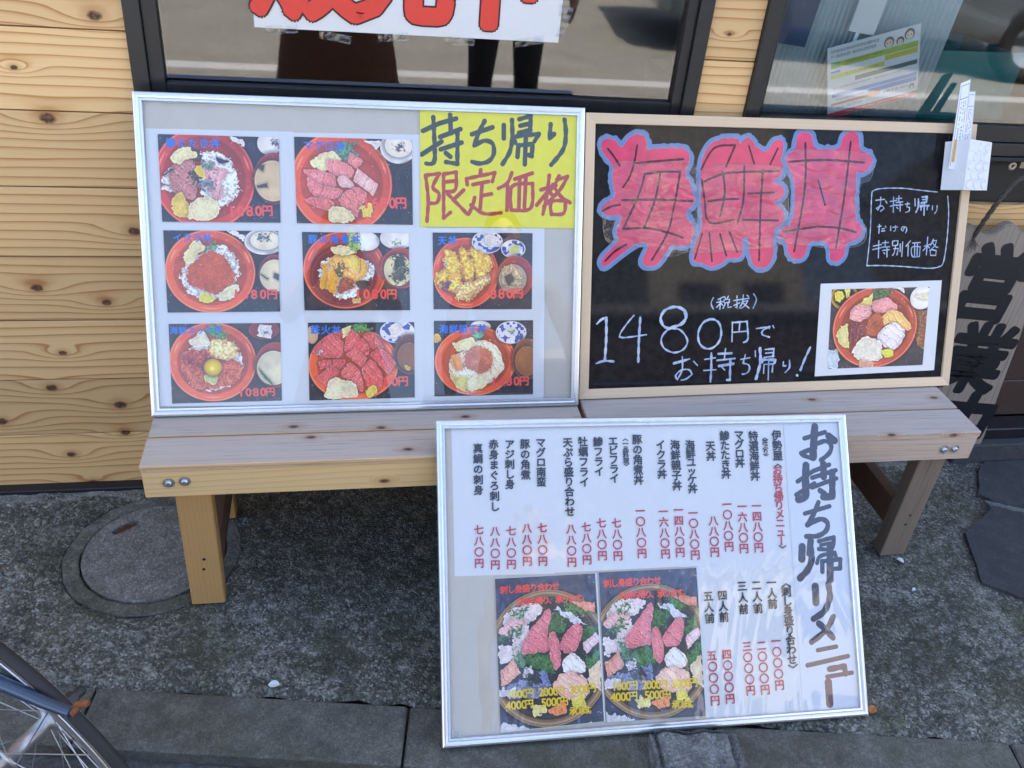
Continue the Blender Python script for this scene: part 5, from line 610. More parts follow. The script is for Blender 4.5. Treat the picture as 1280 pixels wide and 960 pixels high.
tc_ = MB(); tc_.box((0,0,0),(.30,.22,.004)); tc_.box((0,0,.0042),(.004,.22,.15)); tc_.box((.296,0,.0042),(.30,.22,.15)); tc_.box((.0042,0,.0042),(.2958,.004,.15)); tc_.box((.0042,.216,.0042),(.2958,.22,.15)); tc_.box((-.006,-.006,.1502),(.306,.0,.158)); tc_ = tc_.build('crate', plain('teal_plastic', (.03,.20,.19), .4)); tc_.location = (1.17,.11,.93); tc_.rotation_euler = (0,0,.08); tag(tc_, 'teal plastic crate standing inside behind the right hand window', 'crate')
MB().box((.70,.10,.50),(1.60,.60,.928)).build('counter', M['interior'], shop)
nv = MB(); nv.box((0,0,0),(.085,.004,.42)); nv = nv.build('hanging_cloth', plain('navy_cloth', (.03,.06,.13), .9)); nv.location = (.775,.05,1.10); nv.rotation_euler = (0,.10,0); tag(nv, 'navy cloth hanging inside at the left edge of the right hand window', 'cloth')
# paper sign taped outside the left window
sg = empty('paper_sign', (-.286,.0085,1.0845)); sg.matrix_world = Matrix.Translation((-.286,.0085,1.0845)) @ Matrix.Rotation(math.radians(90),4,'X')
tag(sg, 'white paper sign with red outlined letters taped to the left window', 'paper sign')
for i in range(3): quad_sheet('sheet', [(196*i-(2 if i else 0),297),(196*(i+1)+2,297),(196*(i+1)+2,0),(196*i-(2 if i else 0),0)], .0003*i, M['paper'], sg)
for ch, cx in (('販',98),('売',275),('中',447)): lettering(ch, (cx,116), (cx,116), 196, .0016, [M['dark_ink'],M['sign_red']], parent=sg, layers=[(.062,0,1),(.045,.0005,1)])
for i, (x, y, a) in enumerate(((.02,-.004,.1),(.12,-.006,-.15),(.23,-.008,.1),(.36,-.006,.0),(.50,-.006,.2),(.59,.01,1.3),(.592,.05,1.5))):
    t_ = MB(); nn_ = 8
    for j in range(nn_): t_.add([(j*.0075,-.008,.0012+.0016*(j%2)),((j+1)*.0075,-.008,.0012+.0016*((j+1)%2)),((j+1)*.0075,.008,.0012+.0022*((j+1)%2)),(j*.0075,.008,.0012+.0022*(j%2))], [(0,1,2,3)])
    o = t_.build('tape', M['tape'], sg); o.location = (x,y,.0005); o.rotation_euler = (0,0,a)
# ================================================================== benches
def bench(x0, x1, yf, H, top, apron_m, leg_m, label, bolts):
    b = empty('bench', ((x0+x1)/2, yf+.18, 0)); tag(b, label, 'bench', 'low wooden benches in front of the shop'); ox, oy = (x0+x1)/2, yf+.18
    W_ = .0885
    for i in range(4):
        y0 = yf+i*(W_+.0042)+R.uniform(-.0004,.0004); dx = R.uniform(0,.0015); o = MB().box((x0+dx-ox, y0-oy, H-.0145+R.uniform(-.0004,.0004)),(x1-dx-ox, y0+W_-oy, H+R.uniform(-.0004,.0002)), bev=.0016).build('seat_plank', top, b)
    ap0, ap1 = H-.0765, H-.0152; D_ = 4*(W_+.0042)-.0042
    for yy in (yf+.0012, yf+D_-.0312): MB().box((x0+.002-ox,yy-oy,ap0),(x1-.002-ox,yy+.030-oy,ap1), bev=.0014).build('apron', apron_m, b)
    for xx in (x0+.002, x1-.032): MB().box((xx-ox,yf+.0315-oy,ap0+.002),(xx+.03-ox,yf+D_-.0315-oy,ap1-.0005), bev=.001).build('end_rail', apron_m, b)
    for sx in (0,1):
        lx = (x0+.0475) if sx == 0 else (x1-.0475-.0675)
        if sx == 1 and x1 > 1: lx = 1.1595
        for yy in (yf+.0318, yf+D_-.0312-.0365):
            lg = MB().box((lx-ox,yy-oy,0.0),(lx+.0675-ox,yy+.036-oy,ap1-.001), bev=.002).build('leg', leg_m, b)
            if yy < yf+.05:
                [MB().tube([(lx+.034-ox+.003*i_,yy-oy+.001,.103+.028*i_),(lx+.034-ox+.003*i_,yy-oy-.0006,.103+.028*i_)], .0034, 10).build('screw_head', M['sash'], lg) for i_ in (0,1)]
        sx0 = lx+.0372 if sx == 0 else lx+.0003; MB().box((sx0-ox,yf+.0685-oy,.082),(sx0+.030-ox,yf+D_-.0685-oy,.157), bev=.0015).build('stretcher', M['rail_dark'], b)
    for bx, bz in bolts:
        bo = MB(); bo.tube([(0,0,0),(0,-.0022,0)], .0105, 20, 0, True, False); bo.tube([(0,-.0022,0),(0,-.0052,0),(0,-.0066,0)], [.0064,.0062,.0044], 16); bo.tube([(0,-.0066,0),(0,-.0069,0)], .002, 8)
        bo.build('bolt', M['steel'], b, (bx-ox, yf+.0012-oy, bz))
    return b
bench(-.5087, .3625, -.4518, .4032, M['seat'], M['pine_fresh'], M['pine_leg'], 'low bench with bright yellow varnished apron and leg, standing over the manhole', [(-.4610,.3620),(-.4320,.3640)])
bench(.3710, 1.2553, -.4354, .4032, M['seat_pale'], M['pine_pale'], M['leg_grey'], 'low bench with faded pinkish apron and grey brown leg, under the blackboard', [(1.1790,.3565),(1.2050,.3568)])
# ================================================================== boards
def board_matrix(n):
    x,y,z,W_,h_,t,q = BOARD[n]; e = Vector((math.cos(q),math.sin(q),0)); nr = Vector((-math.sin(q),math.cos(q),0)); up = Vector((0,0,1))*math.cos(t)+nr*math.sin(t); nn = e.cross(up)
    return Matrix(((e.x,up.x,nn.x,x),(e.y,up.y,nn.y,y),(e.z,up.z,nn.z,z),(0,0,0,1)))
def frame_rails(W_, h_, prof, mats, parent):
    cs = [(0,0),(W_,0),(W_,h_),(0,h_)]; ins = [(1,1),(-1,1),(-1,-1),(1,-1)]
    for i in range(4):
        a, b = cs[i], cs[(i+1)%4]; ia, ib = ins[i], ins[(i+1)%4]; vs = []; m = len(prof)
        for c_, ii in ((a,ia),(b,ib)):
            for d, z in prof: vs.append((c_[0]+ii[0]*d, c_[1]+ii[1]*d, z))
        fs = [(j,(j+1)%m,(j+1)%m+m,j+m) for j in range(m)]+[tuple(range(m))[::-1],tuple(range(m,2*m))]; mb = MB(); mb.add(vs, fs); mb.build('frame_rail', mats[i%2], parent)
ALU = [(0,-.012),(0,-.0015),(.0012,.0003),(.004,.0016),(.0075,.0018),(.0105,.0008),(.0118,-.0012),(.0128,-.0012),(.0135,.0002),(.0158,.0002),(.0168,-.0015),(.0168,-.0062),(.0168,-.012)]
WDF = [(0,-.012),(0,-.0008),(.0008,0),(.0205,0),(.0215,-.001),(.0215,-.012)]
def backing(W_, h_, m, parent, name='backing_board', z=-.0075, ins=.012):
    return MB().box((ins,ins,-.0118),(W_-ins,h_-ins,z)).build(name, m, parent)
# --- board with nine bowls
B1 = empty('menu_board', mat=board_matrix('b1')); tag(B1, 'silver framed board with eight bowl photographs and a yellow corner notice, on the bench', 'menu board')
W_, h_ = BOARD['b1'][3:5]; frame_rails(W_, h_, ALU, (M['alu'],M['alu']), B1); backing(W_, h_, M['backing'], B1)
for i, q in enumerate(SHEETS1): 
    q = [(x, max(y, 14.5)) for x, y in q]; quad_sheet('paper_sheet', q, -.0072+.00022*i, M['paper'], B1, thick=.0002, seed=i)
def yellow_img():
    (x0,y1),(x1,_),(_,y0),_ = YELLOW_SHEET; x0 = min(p[0] for p in YELLOW_SHEET); x1 = max(p[0] for p in YELLOW_SHEET); y0 = min(p[1] for p in YELLOW_SHEET); y1 = max(p[1] for p in YELLOW_SHEET); ppm = 2.6
    w_, h = int((x1-x0)*ppm), int((y1-y0)*ppm); im = np.zeros((h,w_,3)); im[:] = (236,222,20); im += (fbm(h,w_,20,3)[...,None]-.5)*10
    a = strokes_mask(YELLOW_DARK, w_, h, x0, y1, ppm)*(.86+.14*fbm(h,w_,60,8)); im = im*(1-a[...,None])+np.array((38,48,54))*a[...,None]
    b = strokes_mask(YELLOW_RED, w_, h, x0, y1, ppm, seed=4)*(.84+.16*fbm(h,w_,60,12)); im = im*(1-b[...,None])+np.array((178,36,40))*b[...,None]
    return image('yellow_notice', im), (x0,x1,y0,y1)
yi, (a0,a1,b0,b1_) = yellow_img(); yh = min(b1_, h_*1000-15.5); ax1 = min(a1, W_*1000-15.5)
yo = quad_sheet('yellow_notice', [(a0,b1_),(a1,b1_),(a1,b0),(a0,b0)], -.0050, img_mat('yellow_notice', yi, .5), B1, thick=.0002)
MB().box((.0155,.0155,-.0034),(W_-.0155,h_-.0155,-.0022)).build('clear_cover', M['cover'], B1)
STY = {'hb':(M['blue_ink'],.030,False),'hr':(M['price_red'],.034,False),'hy':(M['gold_ink'],.03,False),'vk':(M['ink'],.034,True),'vr':(M['red_ink'],.026,True)}
# --- blackboard
B2 = empty('blackboard', mat=board_matrix('b2')); tag(B2, 'black marker board in a pale wooden frame with huge pink bubble letters', 'blackboard')
W2_, h2_ = BOARD['b2'][3:5]; frame_rails(W2_, h2_, WDF, (M['frame_wood'],M['frame_wood_v']), B2); backing(W2_, h2_, M['block_dark'], B2, 'back_panel', -.009)
def chalk_img():
    ppm = 2.35; w_, h = int(W2_*1000*ppm), int(h2_*1000*ppm); im = np.zeros((h,w_,3)); im[:] = (5,5,8); im += (fbm(h,w_,30,3)[...,None]-.5)*6
    Y_, X_ = np.mgrid[0:h,0:w_]; mx = X_/ppm; my = h2_*1000-Y_/ppm; wob = (vnoise(h,w_,120,6)-.5)*3
    D_ = np.full((h,w_), 1e9)
    for pts in KAI_BLOBS:
        x0 = int((min(p[0] for p in pts)-20)*ppm); x1 = int((max(p[0] for p in pts)+20)*ppm); y0 = int((h2_*1000-max(p[1] for p in pts)-20)*ppm); y1 = int((h2_*1000-min(p[1] for p in pts)+20)*ppm); sl = (slice(max(0,y0),y1), slice(max(0,x0),x1))
        D_[sl] = np.minimum(D_[sl], polysdf(mx[sl]+wob[sl], my[sl]+wob[sl], smooth_poly(pts, 2)))
    D_ = D_+wob*.3
    bl = np.clip((9.5-D_)*ppm*.8, 0, 1)*(.90+.1*fbm(h,w_,90,21)); im = im*(1-bl[...,None])+np.array((112,140,180))*bl[...,None]
    stn = .88+.24*fbm(h,w_,26,31); pk = np.clip((-D_)*ppm*.8, 0, 1); im = im*(1-pk[...,None])+(np.array((214,74,104))*stn[...,None])*pk[...,None]
    ed = np.exp(-(D_/1.2)**2)*.35; im = im*(1-ed[...,None])+np.array((150,160,200))*ed[...,None]
    d = strokes_mask(KAI_DARK, w_, h, 0, h2_*1000, ppm, grow=.1)*(.8+.2*fbm(h,w_,150,5)); im = im*(1-d[...,None])+np.array((52,26,44))*d[...,None]
    c_ = strokes_mask(CHALK, w_, h, 0, h2_*1000, ppm, jitter=.25); tone = fbm(h,w_,40,77)[...,None]; cc = np.array((150,178,222))*(1-tone)+np.array((236,240,246))*tone; c_ = c_*(.78+.22*fbm(h,w_,160,15)); im = im*(1-c_[...,None])+cc*c_[...,None]
    dust = (vnoise(h,w_,700,55) > .985)&(vnoise(h,w_,90,56) > .55); im[dust] = (170,175,180)
    return image('marker_drawing', im)
ci = chalk_img(); km_ = img_mat('blackboard_face', ci, .05, .16); quad_sheet('writing_surface', [(0,h2_*1000),(W2_*1000,h2_*1000),(W2_*1000,0),(0,0)], -.0088, km_, B2, thick=.003)
bpy.data.objects['writing_surface'].scale = (1,1,1)
for i, pts in enumerate(FILM):
    P_ = smooth_poly(pts, 2); P_ = P_ if sum(P_[i_-1][0]*P_[i_][1]-P_[i_][0]*P_[i_-1][1] for i_ in range(len(P_))) > 0 else P_[::-1]; bm = bmesh.new(); vs = [bm.verts.new((x/1000,y/1000,-.0042)) for x, y in P_]; f = bm.faces.new(vs); bmesh.ops.triangulate(bm, faces=[f]); me = bpy.data.meshes.new('clear_film'); bm.to_mesh(me); bm.free(); me.materials.append(M['film']); fo_ = place('clear_film', me, B2); loop_ = [(x/1000,y/1000,-.0040) for x, y in P_]; MB().tube(loop_+[loop_[0]], .0007, 5).build('film_edge', M['tape'], fo_)
# --- price list leaning on the benches
B3 = empty('price_list_board', mat=board_matrix('b3')); tag(B3, 'silver framed white price list with columns of writing, leaning against the benches', 'price list')
W3_, h3_ = BOARD['b3'][3:5]; frame_rails(W3_, h3_, ALU, (M['alu'],M['alu']), B3); backing(W3_, h3_, M['backing'], B3)
for i, q in enumerate(SHEETS3): quad_sheet('paper_sheet', [(x, min(y, h3_*1000-14.5)) for x, y in q], -.0072+.00022*i, M['paper'], B3, thick=.0002, seed=i)
for i, q in enumerate(PSHEET3): quad_sheet('photo_sheet', [(x, max(y, 14.5)) for x, y in q], -.0060+.00022*i, M['paper'], B3, thick=.0002)
def strip_img():
    x0 = min(p[0] for p in STRIP3); x1 = max(p[0] for p in STRIP3); y0 = min(p[1] for p in STRIP3); y1 = max(p[1] for p in STRIP3); ppm = 2.4; w_, h = int((x1-x0)*ppm), int((y1-y0)*ppm)
    im = np.zeros((h,w_,3)); im[:] = (214,216,220); a = strokes_mask([(w__*1.2, p__) for w__, p__ in TITLE], w_, h, x0, y1, ppm, jitter=.08)*(.8+.2*fbm(h,w_,50,3)); Y_ = np.linspace(0,1,h)[:,None,None]
    cc = np.array((36,42,60))*(1-np.clip((Y_-.72)*9,0,1))+np.array((92,50,54))*np.clip((Y_-.72)*9,0,1); im = im*(1-a[...,None])+cc*a[...,None]; return image('title_strip', im), (x0,x1,y0,y1)
si, (a0,a1,b0,b1_) = strip_img(); quad_sheet('title_strip', [(a0,min(b1_,h3_*1000-14.5)),(min(a1,W3_*1000-14.5),min(b1_,h3_*1000-14.5)),(min(a1,W3_*1000-14.5),max(b0,14.5)),(a0,max(b0,14.5))], -.0058, img_mat('title_strip', si, .5), B3, thick=.0002)
MB().box((.0155,.0155,-.0034),(W3_-.0155,h3_-.0155,-.0022)).build('clear_cover', M['cover_wavy'], B3)
hkm = MB(); hkm.tube([(.020,.030,-.0015),(.033,.030,-.0015),(.033,.020,-.0015),(.030,.016,-.0012),(.023,.016,-.0012),(.020,.020,-.0015),(.020,.030,-.0015)], .0007, 6); hkm.build('clear_hook', M['pale_blue'], B3)
# --- photographs
s2 = quad_sheet('photo_sheet', SHEET2, -.0052, M['paper'], B2, thick=.0004)
BO = {'b1':B1,'b2':B2,'b3':B3}; PZ = {'b1':-.0048,'b2':-.0046,'b3':-.0052}
for i, (key, b, rect, ops) in enumerate(PHOTOS):
    wmm = abs(rect[1][0]-rect[0][0]); hmm = abs(rect[0][1]-rect[3][1]); w_ = 420; h = int(w_*hmm/wmm)
    im = image('print_'+key, paint_photo(ops, w_, h, 100+i*50)); quad_sheet('photo_print', rect, PZ[b], img_mat('print_'+key, im, .45), BO[b], thick=.00015)
TZ = {'b1':-.0042,'b2':-.004,'b3':-.0046}
for b, s_, pa, pz, size, sty in TEXTS:
    m, off, vert = STY[sty]; lettering(s_, pa, pz, size, TZ[b], m, off, vert, BO[b])
# --- card holder on the blackboard corner, with two slips in it
hb = empty('card_holder', mat=board_matrix('b2') @ Matrix.Translation((W2_-.078,.455,.0)))
tag(hb, 'white embossed card box clipped over the top right corner of the blackboard', 'card box')
def card_box():
    poly_ = [(-.001,.002),(.023,.047),(.106,.018),(.098,.002)]; n = 4; H_ = .109; th = .0012; mb = MB(); M_ = Matrix(((1,0,0,0),(0,0,1,-.011),(0,1,0,0),(0,0,0,1)))
    cx = sum(p[0] for p in poly_)/4; cy = sum(p[1] for p in poly_)/4; inn = [(cx+(p[0]-cx)*.955, cy+(p[1]-cy)*.93) for p in poly_]
    vs = [(p[0],0,p[1]) for p in poly_]+[(p[0]+(.0035 if i == 1 else 0),H_-(.004 if i in (0,2) else 0),p[1]) for i, p in enumerate(poly_)]+[(p[0],H_-(.004 if i in (0,2) else 0),p[1]) for i, p in enumerate(inn)]+[(p[0],.004,p[1]) for p in inn]
    fs = [(3,2,1,0)]+[(i,(i+1)%4,(i+1)%4+4,i+4) for i in range(4)]+[(i+4,(i+1)%4+4,(i+1)%4+8,i+8) for i in range(4)]+[(i+8,(i+1)%4+8,(i+1)%4+12,i+12) for i in range(4)]+[(12,13,14,15)]
    mb.add(vs, fs); mb.build('box', M['white_plastic'], hb)
    a, b = Vector((poly_[1][0],0,poly_[1][1])), Vector((poly_[2][0],0,poly_[2][1])); ex = (b-a).normalized(); ez = Vector((0,1,0)); nn = ez.cross(ex); nn = -nn if nn.z < 0 else nn
    em = MB()
    for r_ in range(5):
        for c_ in range(3):
            u = .014+c_*.0290+(.0145 if r_%2 else 0); v_ = .014+r_*.0198
            if u > .080: continue
            p = a+ex*u+ez*v_+nn*.0004; ring_ = []
            for ri, (rr, hh) in enumerate(((.0112,0),(.0104,.0013),(.0090,.0014),(.0080,.0002),(0.0001,.0001))):
                ring_.append([p+ex*(rr*math.cos(t*math.pi/8))+ez*(rr*math.sin(t*math.pi/8))+nn*hh for t in range(16)])
            vs = [q for rg in ring_ for q in rg]; fs = [(k*16+t,k*16+(t+1)%16,(k+1)*16+(t+1)%16,(k+1)*16+t) for k in range(4) for t in range(16)]; em.add(vs, fs, 0, True)
    em.build('embossing', M['white_plastic'], hb)
card_box()
def slip_img(seed, c):
    w_, h = 90, 330; im = np.full((h,w_,3), 226.0); rs = np.random.RandomState(seed); im[12:14,8:82] = c; im[12:318,82:84] = c; im[12:318,8:10] = c; im[60:62,8:82] = c
    for x_ in (20,38,58):
        for y_ in range(72, 300, 9 if x_ != 38 else 13):
            if rs.rand() < .75: blk = rs.rand(7,9 if x_ == 38 else 6) < .55; im[y_:y_+7, x_:x_+blk.shape[1]][blk] = c
    if seed == 1: im[215:300,12:30] = (226,180,80); im[215:300:4,14:28] = (110,80,40)
    return image('slip_print', im)
B2m = board_matrix('b2')
for i, (q, lb, c) in enumerate(([[(845,683),(868,692),(872,500),(836,500)], 'white printed slip standing taller in the card box, with an orange patch', (60,58,92)], [[(872,667),(888,668),(892,500),(868,500)], 'narrow white printed slip standing shorter and to the right in the card box', (70,68,100)])):
    s_ = quad_sheet('paper_slip', q, .022-.006*i, img_mat('slip_print', slip_img(i+1, c), .5), None, thick=.0008); s_.matrix_world = B2m; tag(s_, lb, 'paper slip', 'slips in the card box')
# ================================================================== hanging wooden sign, rope, bracket
hs = empty('wooden_sign', (1.43,-.03,.08)); tag(hs, 'weathered hanging wooden board with three thick black characters beside the blackboard', 'wooden sign')
out = [(1.245,.705),(1.262,.745),(1.292,.742),(1.318,.722),(1.345,.724),(1.368,.748),(1.392,.752),(1.418,.732),(1.450,.722),(1.478,.738),(1.505,.750),(1.528,.735),(1.535,.690),(1.525,.620),(1.528,.540),(1.545,.450),(1.552,.330),(1.562,.200),(1.572,.110),(1.560,.078),(1.530,.070),(1.480,.078),(1.420,.070),(1.375,.085),(1.362,.150),(1.350,.280),(1.325,.420),(1.290,.560),(1.262,.640)]
SH = lambda x, z: (x+.077+(.6-z)*.02, z-.022-(.6-z)*.03)
pl = smooth_poly([(x-1.43, z-.08) for x, z in (SH(*q_) for q_ in out)], 1); bm = bmesh.new(); f0 = [bm.verts.new((x,-.022,z)) for x, z in pl]; f1 = [bm.verts.new((x*.992,.0,z)) for x, z in pl]; n = len(pl)
fa = bm.faces.new(f0); fb = bm.faces.new(f1[::-1])
for i in range(n): bm.faces.new((f0[(i+1)%n], f0[i], f1[i], f1[(i+1)%n]))
bmesh.ops.recalc_face_normals(bm, faces=bm.faces); bmesh.ops.bevel(bm, geom=[e for e in bm.edges if abs(e.verts[0].co.y+.022) < 1e-5 and abs(e.verts[1].co.y+.022) < 1e-5], offset=.003, segments=2, affect='EDGES'); bmesh.ops.triangulate(bm, faces=[f for f in bm.faces if len(f.verts) > 6])
me = bpy.data.meshes.new('board'); bm.to_mesh(me); bm.free(); me.materials.append(M['sign_wood']); place('board', me, hs)
Mxz = Matrix(((1,0,0,0),(0,0,-1,0),(0,1,0,0),(0,0,0,1)))
for ch, (x, z), sz, rt_, of in (('営',(1.470,.568),210,-.10,.044),('業',(1.518,.345),210,-.13,.040),('中',(1.558,.132),204,-.12,.050)):
    l_ = lettering(ch, (0,0), (0,0), sz, 0, M['paint_black'], of, parent=hs); l_.name = 'character'; l_.matrix_local = Matrix.Translation((x-1.43,-.0225,z-.08)) @ Matrix.Rotation(math.radians(90),4,'X') @ Matrix.Rotation(rt_,4,'Z') @ Matrix.Scale(.93,4,(1,0,0))
    sm = l_.modifiers.new('relief', 'SOLIDIFY'); sm.thickness = .003; sm.offset = -1.0; sm.use_quality_normals = False
rp = MB(); path = [Vector(p)+Vector((.071,0,-.016)) for p in ((1.296,-.052,.715),(1.300,-.056,.748),(1.318,-.052,.790),(1.338,-.046,.826),(1.358,-.042,.852),(1.385,-.040,.868),(1.420,-.040,.872),(1.470,-.040,.866),(1.515,-.048,.84),(1.535,-.054,.79),(1.528,-.054,.735))]
dense = [Vector(tuple(p)) for p in spline([tuple(p) for p in path], .003)]
for s_ in range(3):
    q = []
    for i, p in enumerate(dense):
        t = (dense[min(i+1,len(dense)-1)]-dense[max(i-1,0)]).normalized(); a = t.orthogonal().normalized(); a = (Vector((0,1,0))-t*t.y).normalized(); b = t.cross(a); th = i*.34+s_*2.094; q.append(p+(a*math.cos(th)+b*math.sin(th))*.0032)
    rp.tube(q, .0031, 6)
for i in range(9):
    a = R.uniform(-1,1); p0 = Vector((1.367,-.052,.700)); rp.tube([p0, p0+Vector((a*.008,-.006,-.014)), p0+Vector((a*.02,-.008+R.uniform(-.004,.004),-.03+R.uniform(-.01,.01)))], .0007, 4)
rp = rp.build('rope', M['rope']); tag(rp, 'dark twisted rope looped over the metal hook holding the wooden sign', 'rope')
hk = empty('wall_hook', (1.481,-.0005,.871)); tag(hk, 'pale metal hook plate screwed to the planks above the wooden sign', 'hook')
mb = MB(); mb.box((-.024,-.004,-.016),(.03,-.0002,.034), bev=.0015); mb.tube([(.0,-.004,.02),(.0,-.02,.022),(.0,-.040,.010),(.0,-.055,-.008),(.0,-.058,.012)], .0045, 10); mb.build('plate', M['brass'], hk)
sc_ = MB(); sc_.ring((0,0,0), (0,1,0), .007, [(.0035*math.cos(t*math.pi/4), .0035*math.sin(t*math.pi/4)) for t in range(8)], 16); sc_.build('screw_eye', M['brass'], hk, (-.048,-.006,-.010))
# ================================================================== concrete block, litter
def lump(name, c, size, mat, seed, label, cat, rz=0.0, notch=True):
    bm = bmesh.new(); bmesh.ops.create_cube(bm, size=1); bmesh.ops.subdivide_edges(bm, edges=list(bm.edges), cuts=14, use_grid_fill=True); rs = random.Random(seed)
    from mathutils import noise as mn
    for v_ in bm.verts:
        p = v_.co.copy(); q = Vector((p.x*size[0], p.y*size[1], (p.z+.5)*size[2])); r = max(0, abs(p.x)-.40)+max(0, abs(p.y)-.38)+max(0, p.z-.36); q.z -= r*r*1.6*size[2]*6; q.x -= math.copysign(r*r*.9, p.x)*size[0]*2; 
        d = mn.fractal(q*22+Vector((seed,0,0)), 1.0, 2.0, 4)*.006+mn.noise(q*160)*.0022; q += Vector((p.x,p.y,p.z)).normalized()*d; q.z = max(q.z, 0.0)
        if notch and p.y < -.30: q.y += .012*max(0,math.sin(p.x*3.4+.4))*(1 if p.z < .3 else .3)
        v_.co = q
    me = bpy.data.meshes.new(name); bm.to_mesh(me); bm.free(); me.materials.append(mat); o = bpy.data.objects.new(name, me); COL.objects.link(o); o.location = c; o.rotation_euler = (0,0,rz); tag(o, label, cat); return o
lump('concrete_block', (.502,-.893,-.006), (.178,.092,.046), M['block_stone'], 3, 'rough broken concrete block on the kerb, wedged against the foot of the price list', 'concrete block', -.10)
def leafy(loc, rz, s, label, mat, cat, name):
    mb = MB(); n = 7
    for i in range(n-1):
        t0, t1 = i/(n-1), (i+1)/(n-1); w0, w1 = math.sin(t0*math.pi)**.7*.36*s+.0002, math.sin(t1*math.pi)**.7*.36*s+.0002; z0, z1 = .003+.004*math.sin(t0*2.6), .003+.004*math.sin(t1*2.6)
        for sg_ in (-1,1): mb.add([(t0*s,0,z0),(t1*s,0,z1),(t1*s,sg_*w1,z1+.002),(t0*s,sg_*w0,z0+.002)], [(0,1,2,3)])
    o = mb.build(name, mat); o.location = loc; o.rotation_euler = (0,0,rz); sm = o.modifiers.new('thickness','SOLIDIFY'); sm.thickness = .0006; tag(o, label, cat); return o
leafy((.898,-.835,.0), .7, .022, 'small orange brown dry leaf by the lower right corner of the price list', M['leaf'], 'leaf', 'dry_leaf')
leafy((1.208,-.434,.0), 2.4, .018, 'pale scrap of litter just in front of the grey brown bench leg', M['litter'], 'litter', 'litter_scrap')
leafy((1.177,-.525,.0), .4, .010, 'tiny pale scrap of litter halfway between the grey brown bench leg and the kerb', M['litter'], 'litter', 'litter_scrap')
leafy((-.292,-.645,.0), -.15, .022, 'pale splinter lying along the kerb edge in front of the yellow bench', M['litter'], 'litter', 'splinter')
# ================================================================== bicycle
bphi, blean, bR = .9129, .08749, .27663; a_ = Vector((math.cos(bphi)*math.cos(blean), math.sin(bphi)*math.cos(blean), math.sin(blean))); h_v = Vector((-math.sin(bphi), math.cos(bphi), 0)); yl = -a_; zl = h_v.cross(yl)
cen = Vector((-.61469,-.89512,bR-.04)); org = cen-zl*bR
bike = empty('bicycle', mat=Matrix(((h_v.x,yl.x,zl.x,org.x),(h_v.y,yl.y,zl.y,org.y),(h_v.z,yl.z,zl.z,org.z),(0,0,0,1)))); tag(bike, 'dark blue bicycle with chromed rims, its rear wheel in the lower left corner', 'bicycle')
def wheel(cx):
    w_ = MB(); circ = [(.0080*math.cos(t*math.pi/6), .0088*math.sin(t*math.pi/6)) for t in range(12)]
    w_.ring((0,0,0), (0,1,0), bR-.0082, circ, 96); o = w_.build('wheel', M['tyre'], bike, (cx,0,bR))
    rm = MB(); rm.ring((0,0,0), (0,1,0), bR-.044, [(.031,.0100),(.027,.0112),(.016,.0115),(.004,.0105),(-.001,.0060),(-.002,0),(-.001,-.0060),(.004,-.0105),(.016,-.0115),(.027,-.0112),(.031,-.0100),(.006,-.006),(.006,.006)], 96); rm.build('rim', M['rim'], o)
    hbm = MB(); pr = [(0.0001,-.052),(.009,-.052),(.010,-.040),(.023,-.040),(.023,-.036),(.0125,-.032),(.0115,0),(.0125,.032),(.023,.036),(.023,.040),(.010,.040),(.009,.052),(.0001,.052)]
    hbm.ring((0,0,0), (0,1,0), 0, pr, 24); hbm.build('hub', M['hub'], o)
    sp = MB()
    for k_ in range(32):
        a1 = 2*math.pi*k_/32; sd_ = 1 if k_%2 else -1; off_ = (.9 if (k_//2)%2 else -.9); sp.tube([(.021*math.cos(a1+off_), sd_*.038, .021*math.sin(a1+off_)), ((bR-.042)*math.cos(a1), sd_*.002, (bR-.042)*math.sin(a1))], .0010, 5, 0, False)
        sp.tube([((bR-.042)*math.cos(a1), sd_*.002, (bR-.042)*math.sin(a1)), ((bR-.058)*math.cos(a1), sd_*.0035, (bR-.058)*math.sin(a1))], .0019, 6, 0, False)
    sp.build('spokes', M['steel'], o); return o
wheel(0.0); wheel(1.0)
fr_ = MB()
for s_ in (-1,1): fr_.tube([(-.004,s_*.068,bR+.004),(.06,s_*.066,bR+.008),(.17,s_*.062,bR+.004),(.28,s_*.050,bR-.006),(.40,s_*.028,bR-.02)], [.0075,.010,.0125,.0125,.012], 14)
fr_.tube([(.40,-.045,bR-.02),(.40,.045,bR-.02)], .021, 16); fr_.tube([(.40,0,bR-.02),(.33,0,.50),(.28,0,.66)], .0155, 14); fr_.tube([(.40,0,bR-.02),(.62,0,.36),(.86,0,.62)], [.02,.021,.02], 14); fr_.tube([(.845,0,.58),(.825,0,.72)], .019, 14)
for s_ in (-1,1): fr_.tube([(.85,s_*.02,.575),(.875,s_*.048,.52),(.93,s_*.055,.42),(1.0,s_*.056,bR)], [.012,.013,.011,.008], 12)
fr_.build('frame', M['bike_blue'], bike)
for s_ in (-1,1):
    nu = MB(); nu.tube([(0,0,0),(0,s_*.012,0)], .0125, 6, 0, True, False); nu.tube([(0,s_*.012,0),(0,s_*.026,0),(0,s_*.030,0)], [.0085,.0085,.005], 12); nu.build('axle_nut', M['black_plastic'], bike, (0,s_*.074,bR))
cs_ = MB(); cs_.tube([(-.188,.008,.510),(-.150,.014,.510),(-.068,.024,.511),(.016,.036,.511),(.125,.057,.513),(.24,.04,.55),(.305,.012,.585)], [.0070,.0080,.0110,.0125,.013,.012,.011], 16); cs_.build('carrier_stay', M['bike_blue'], bike)
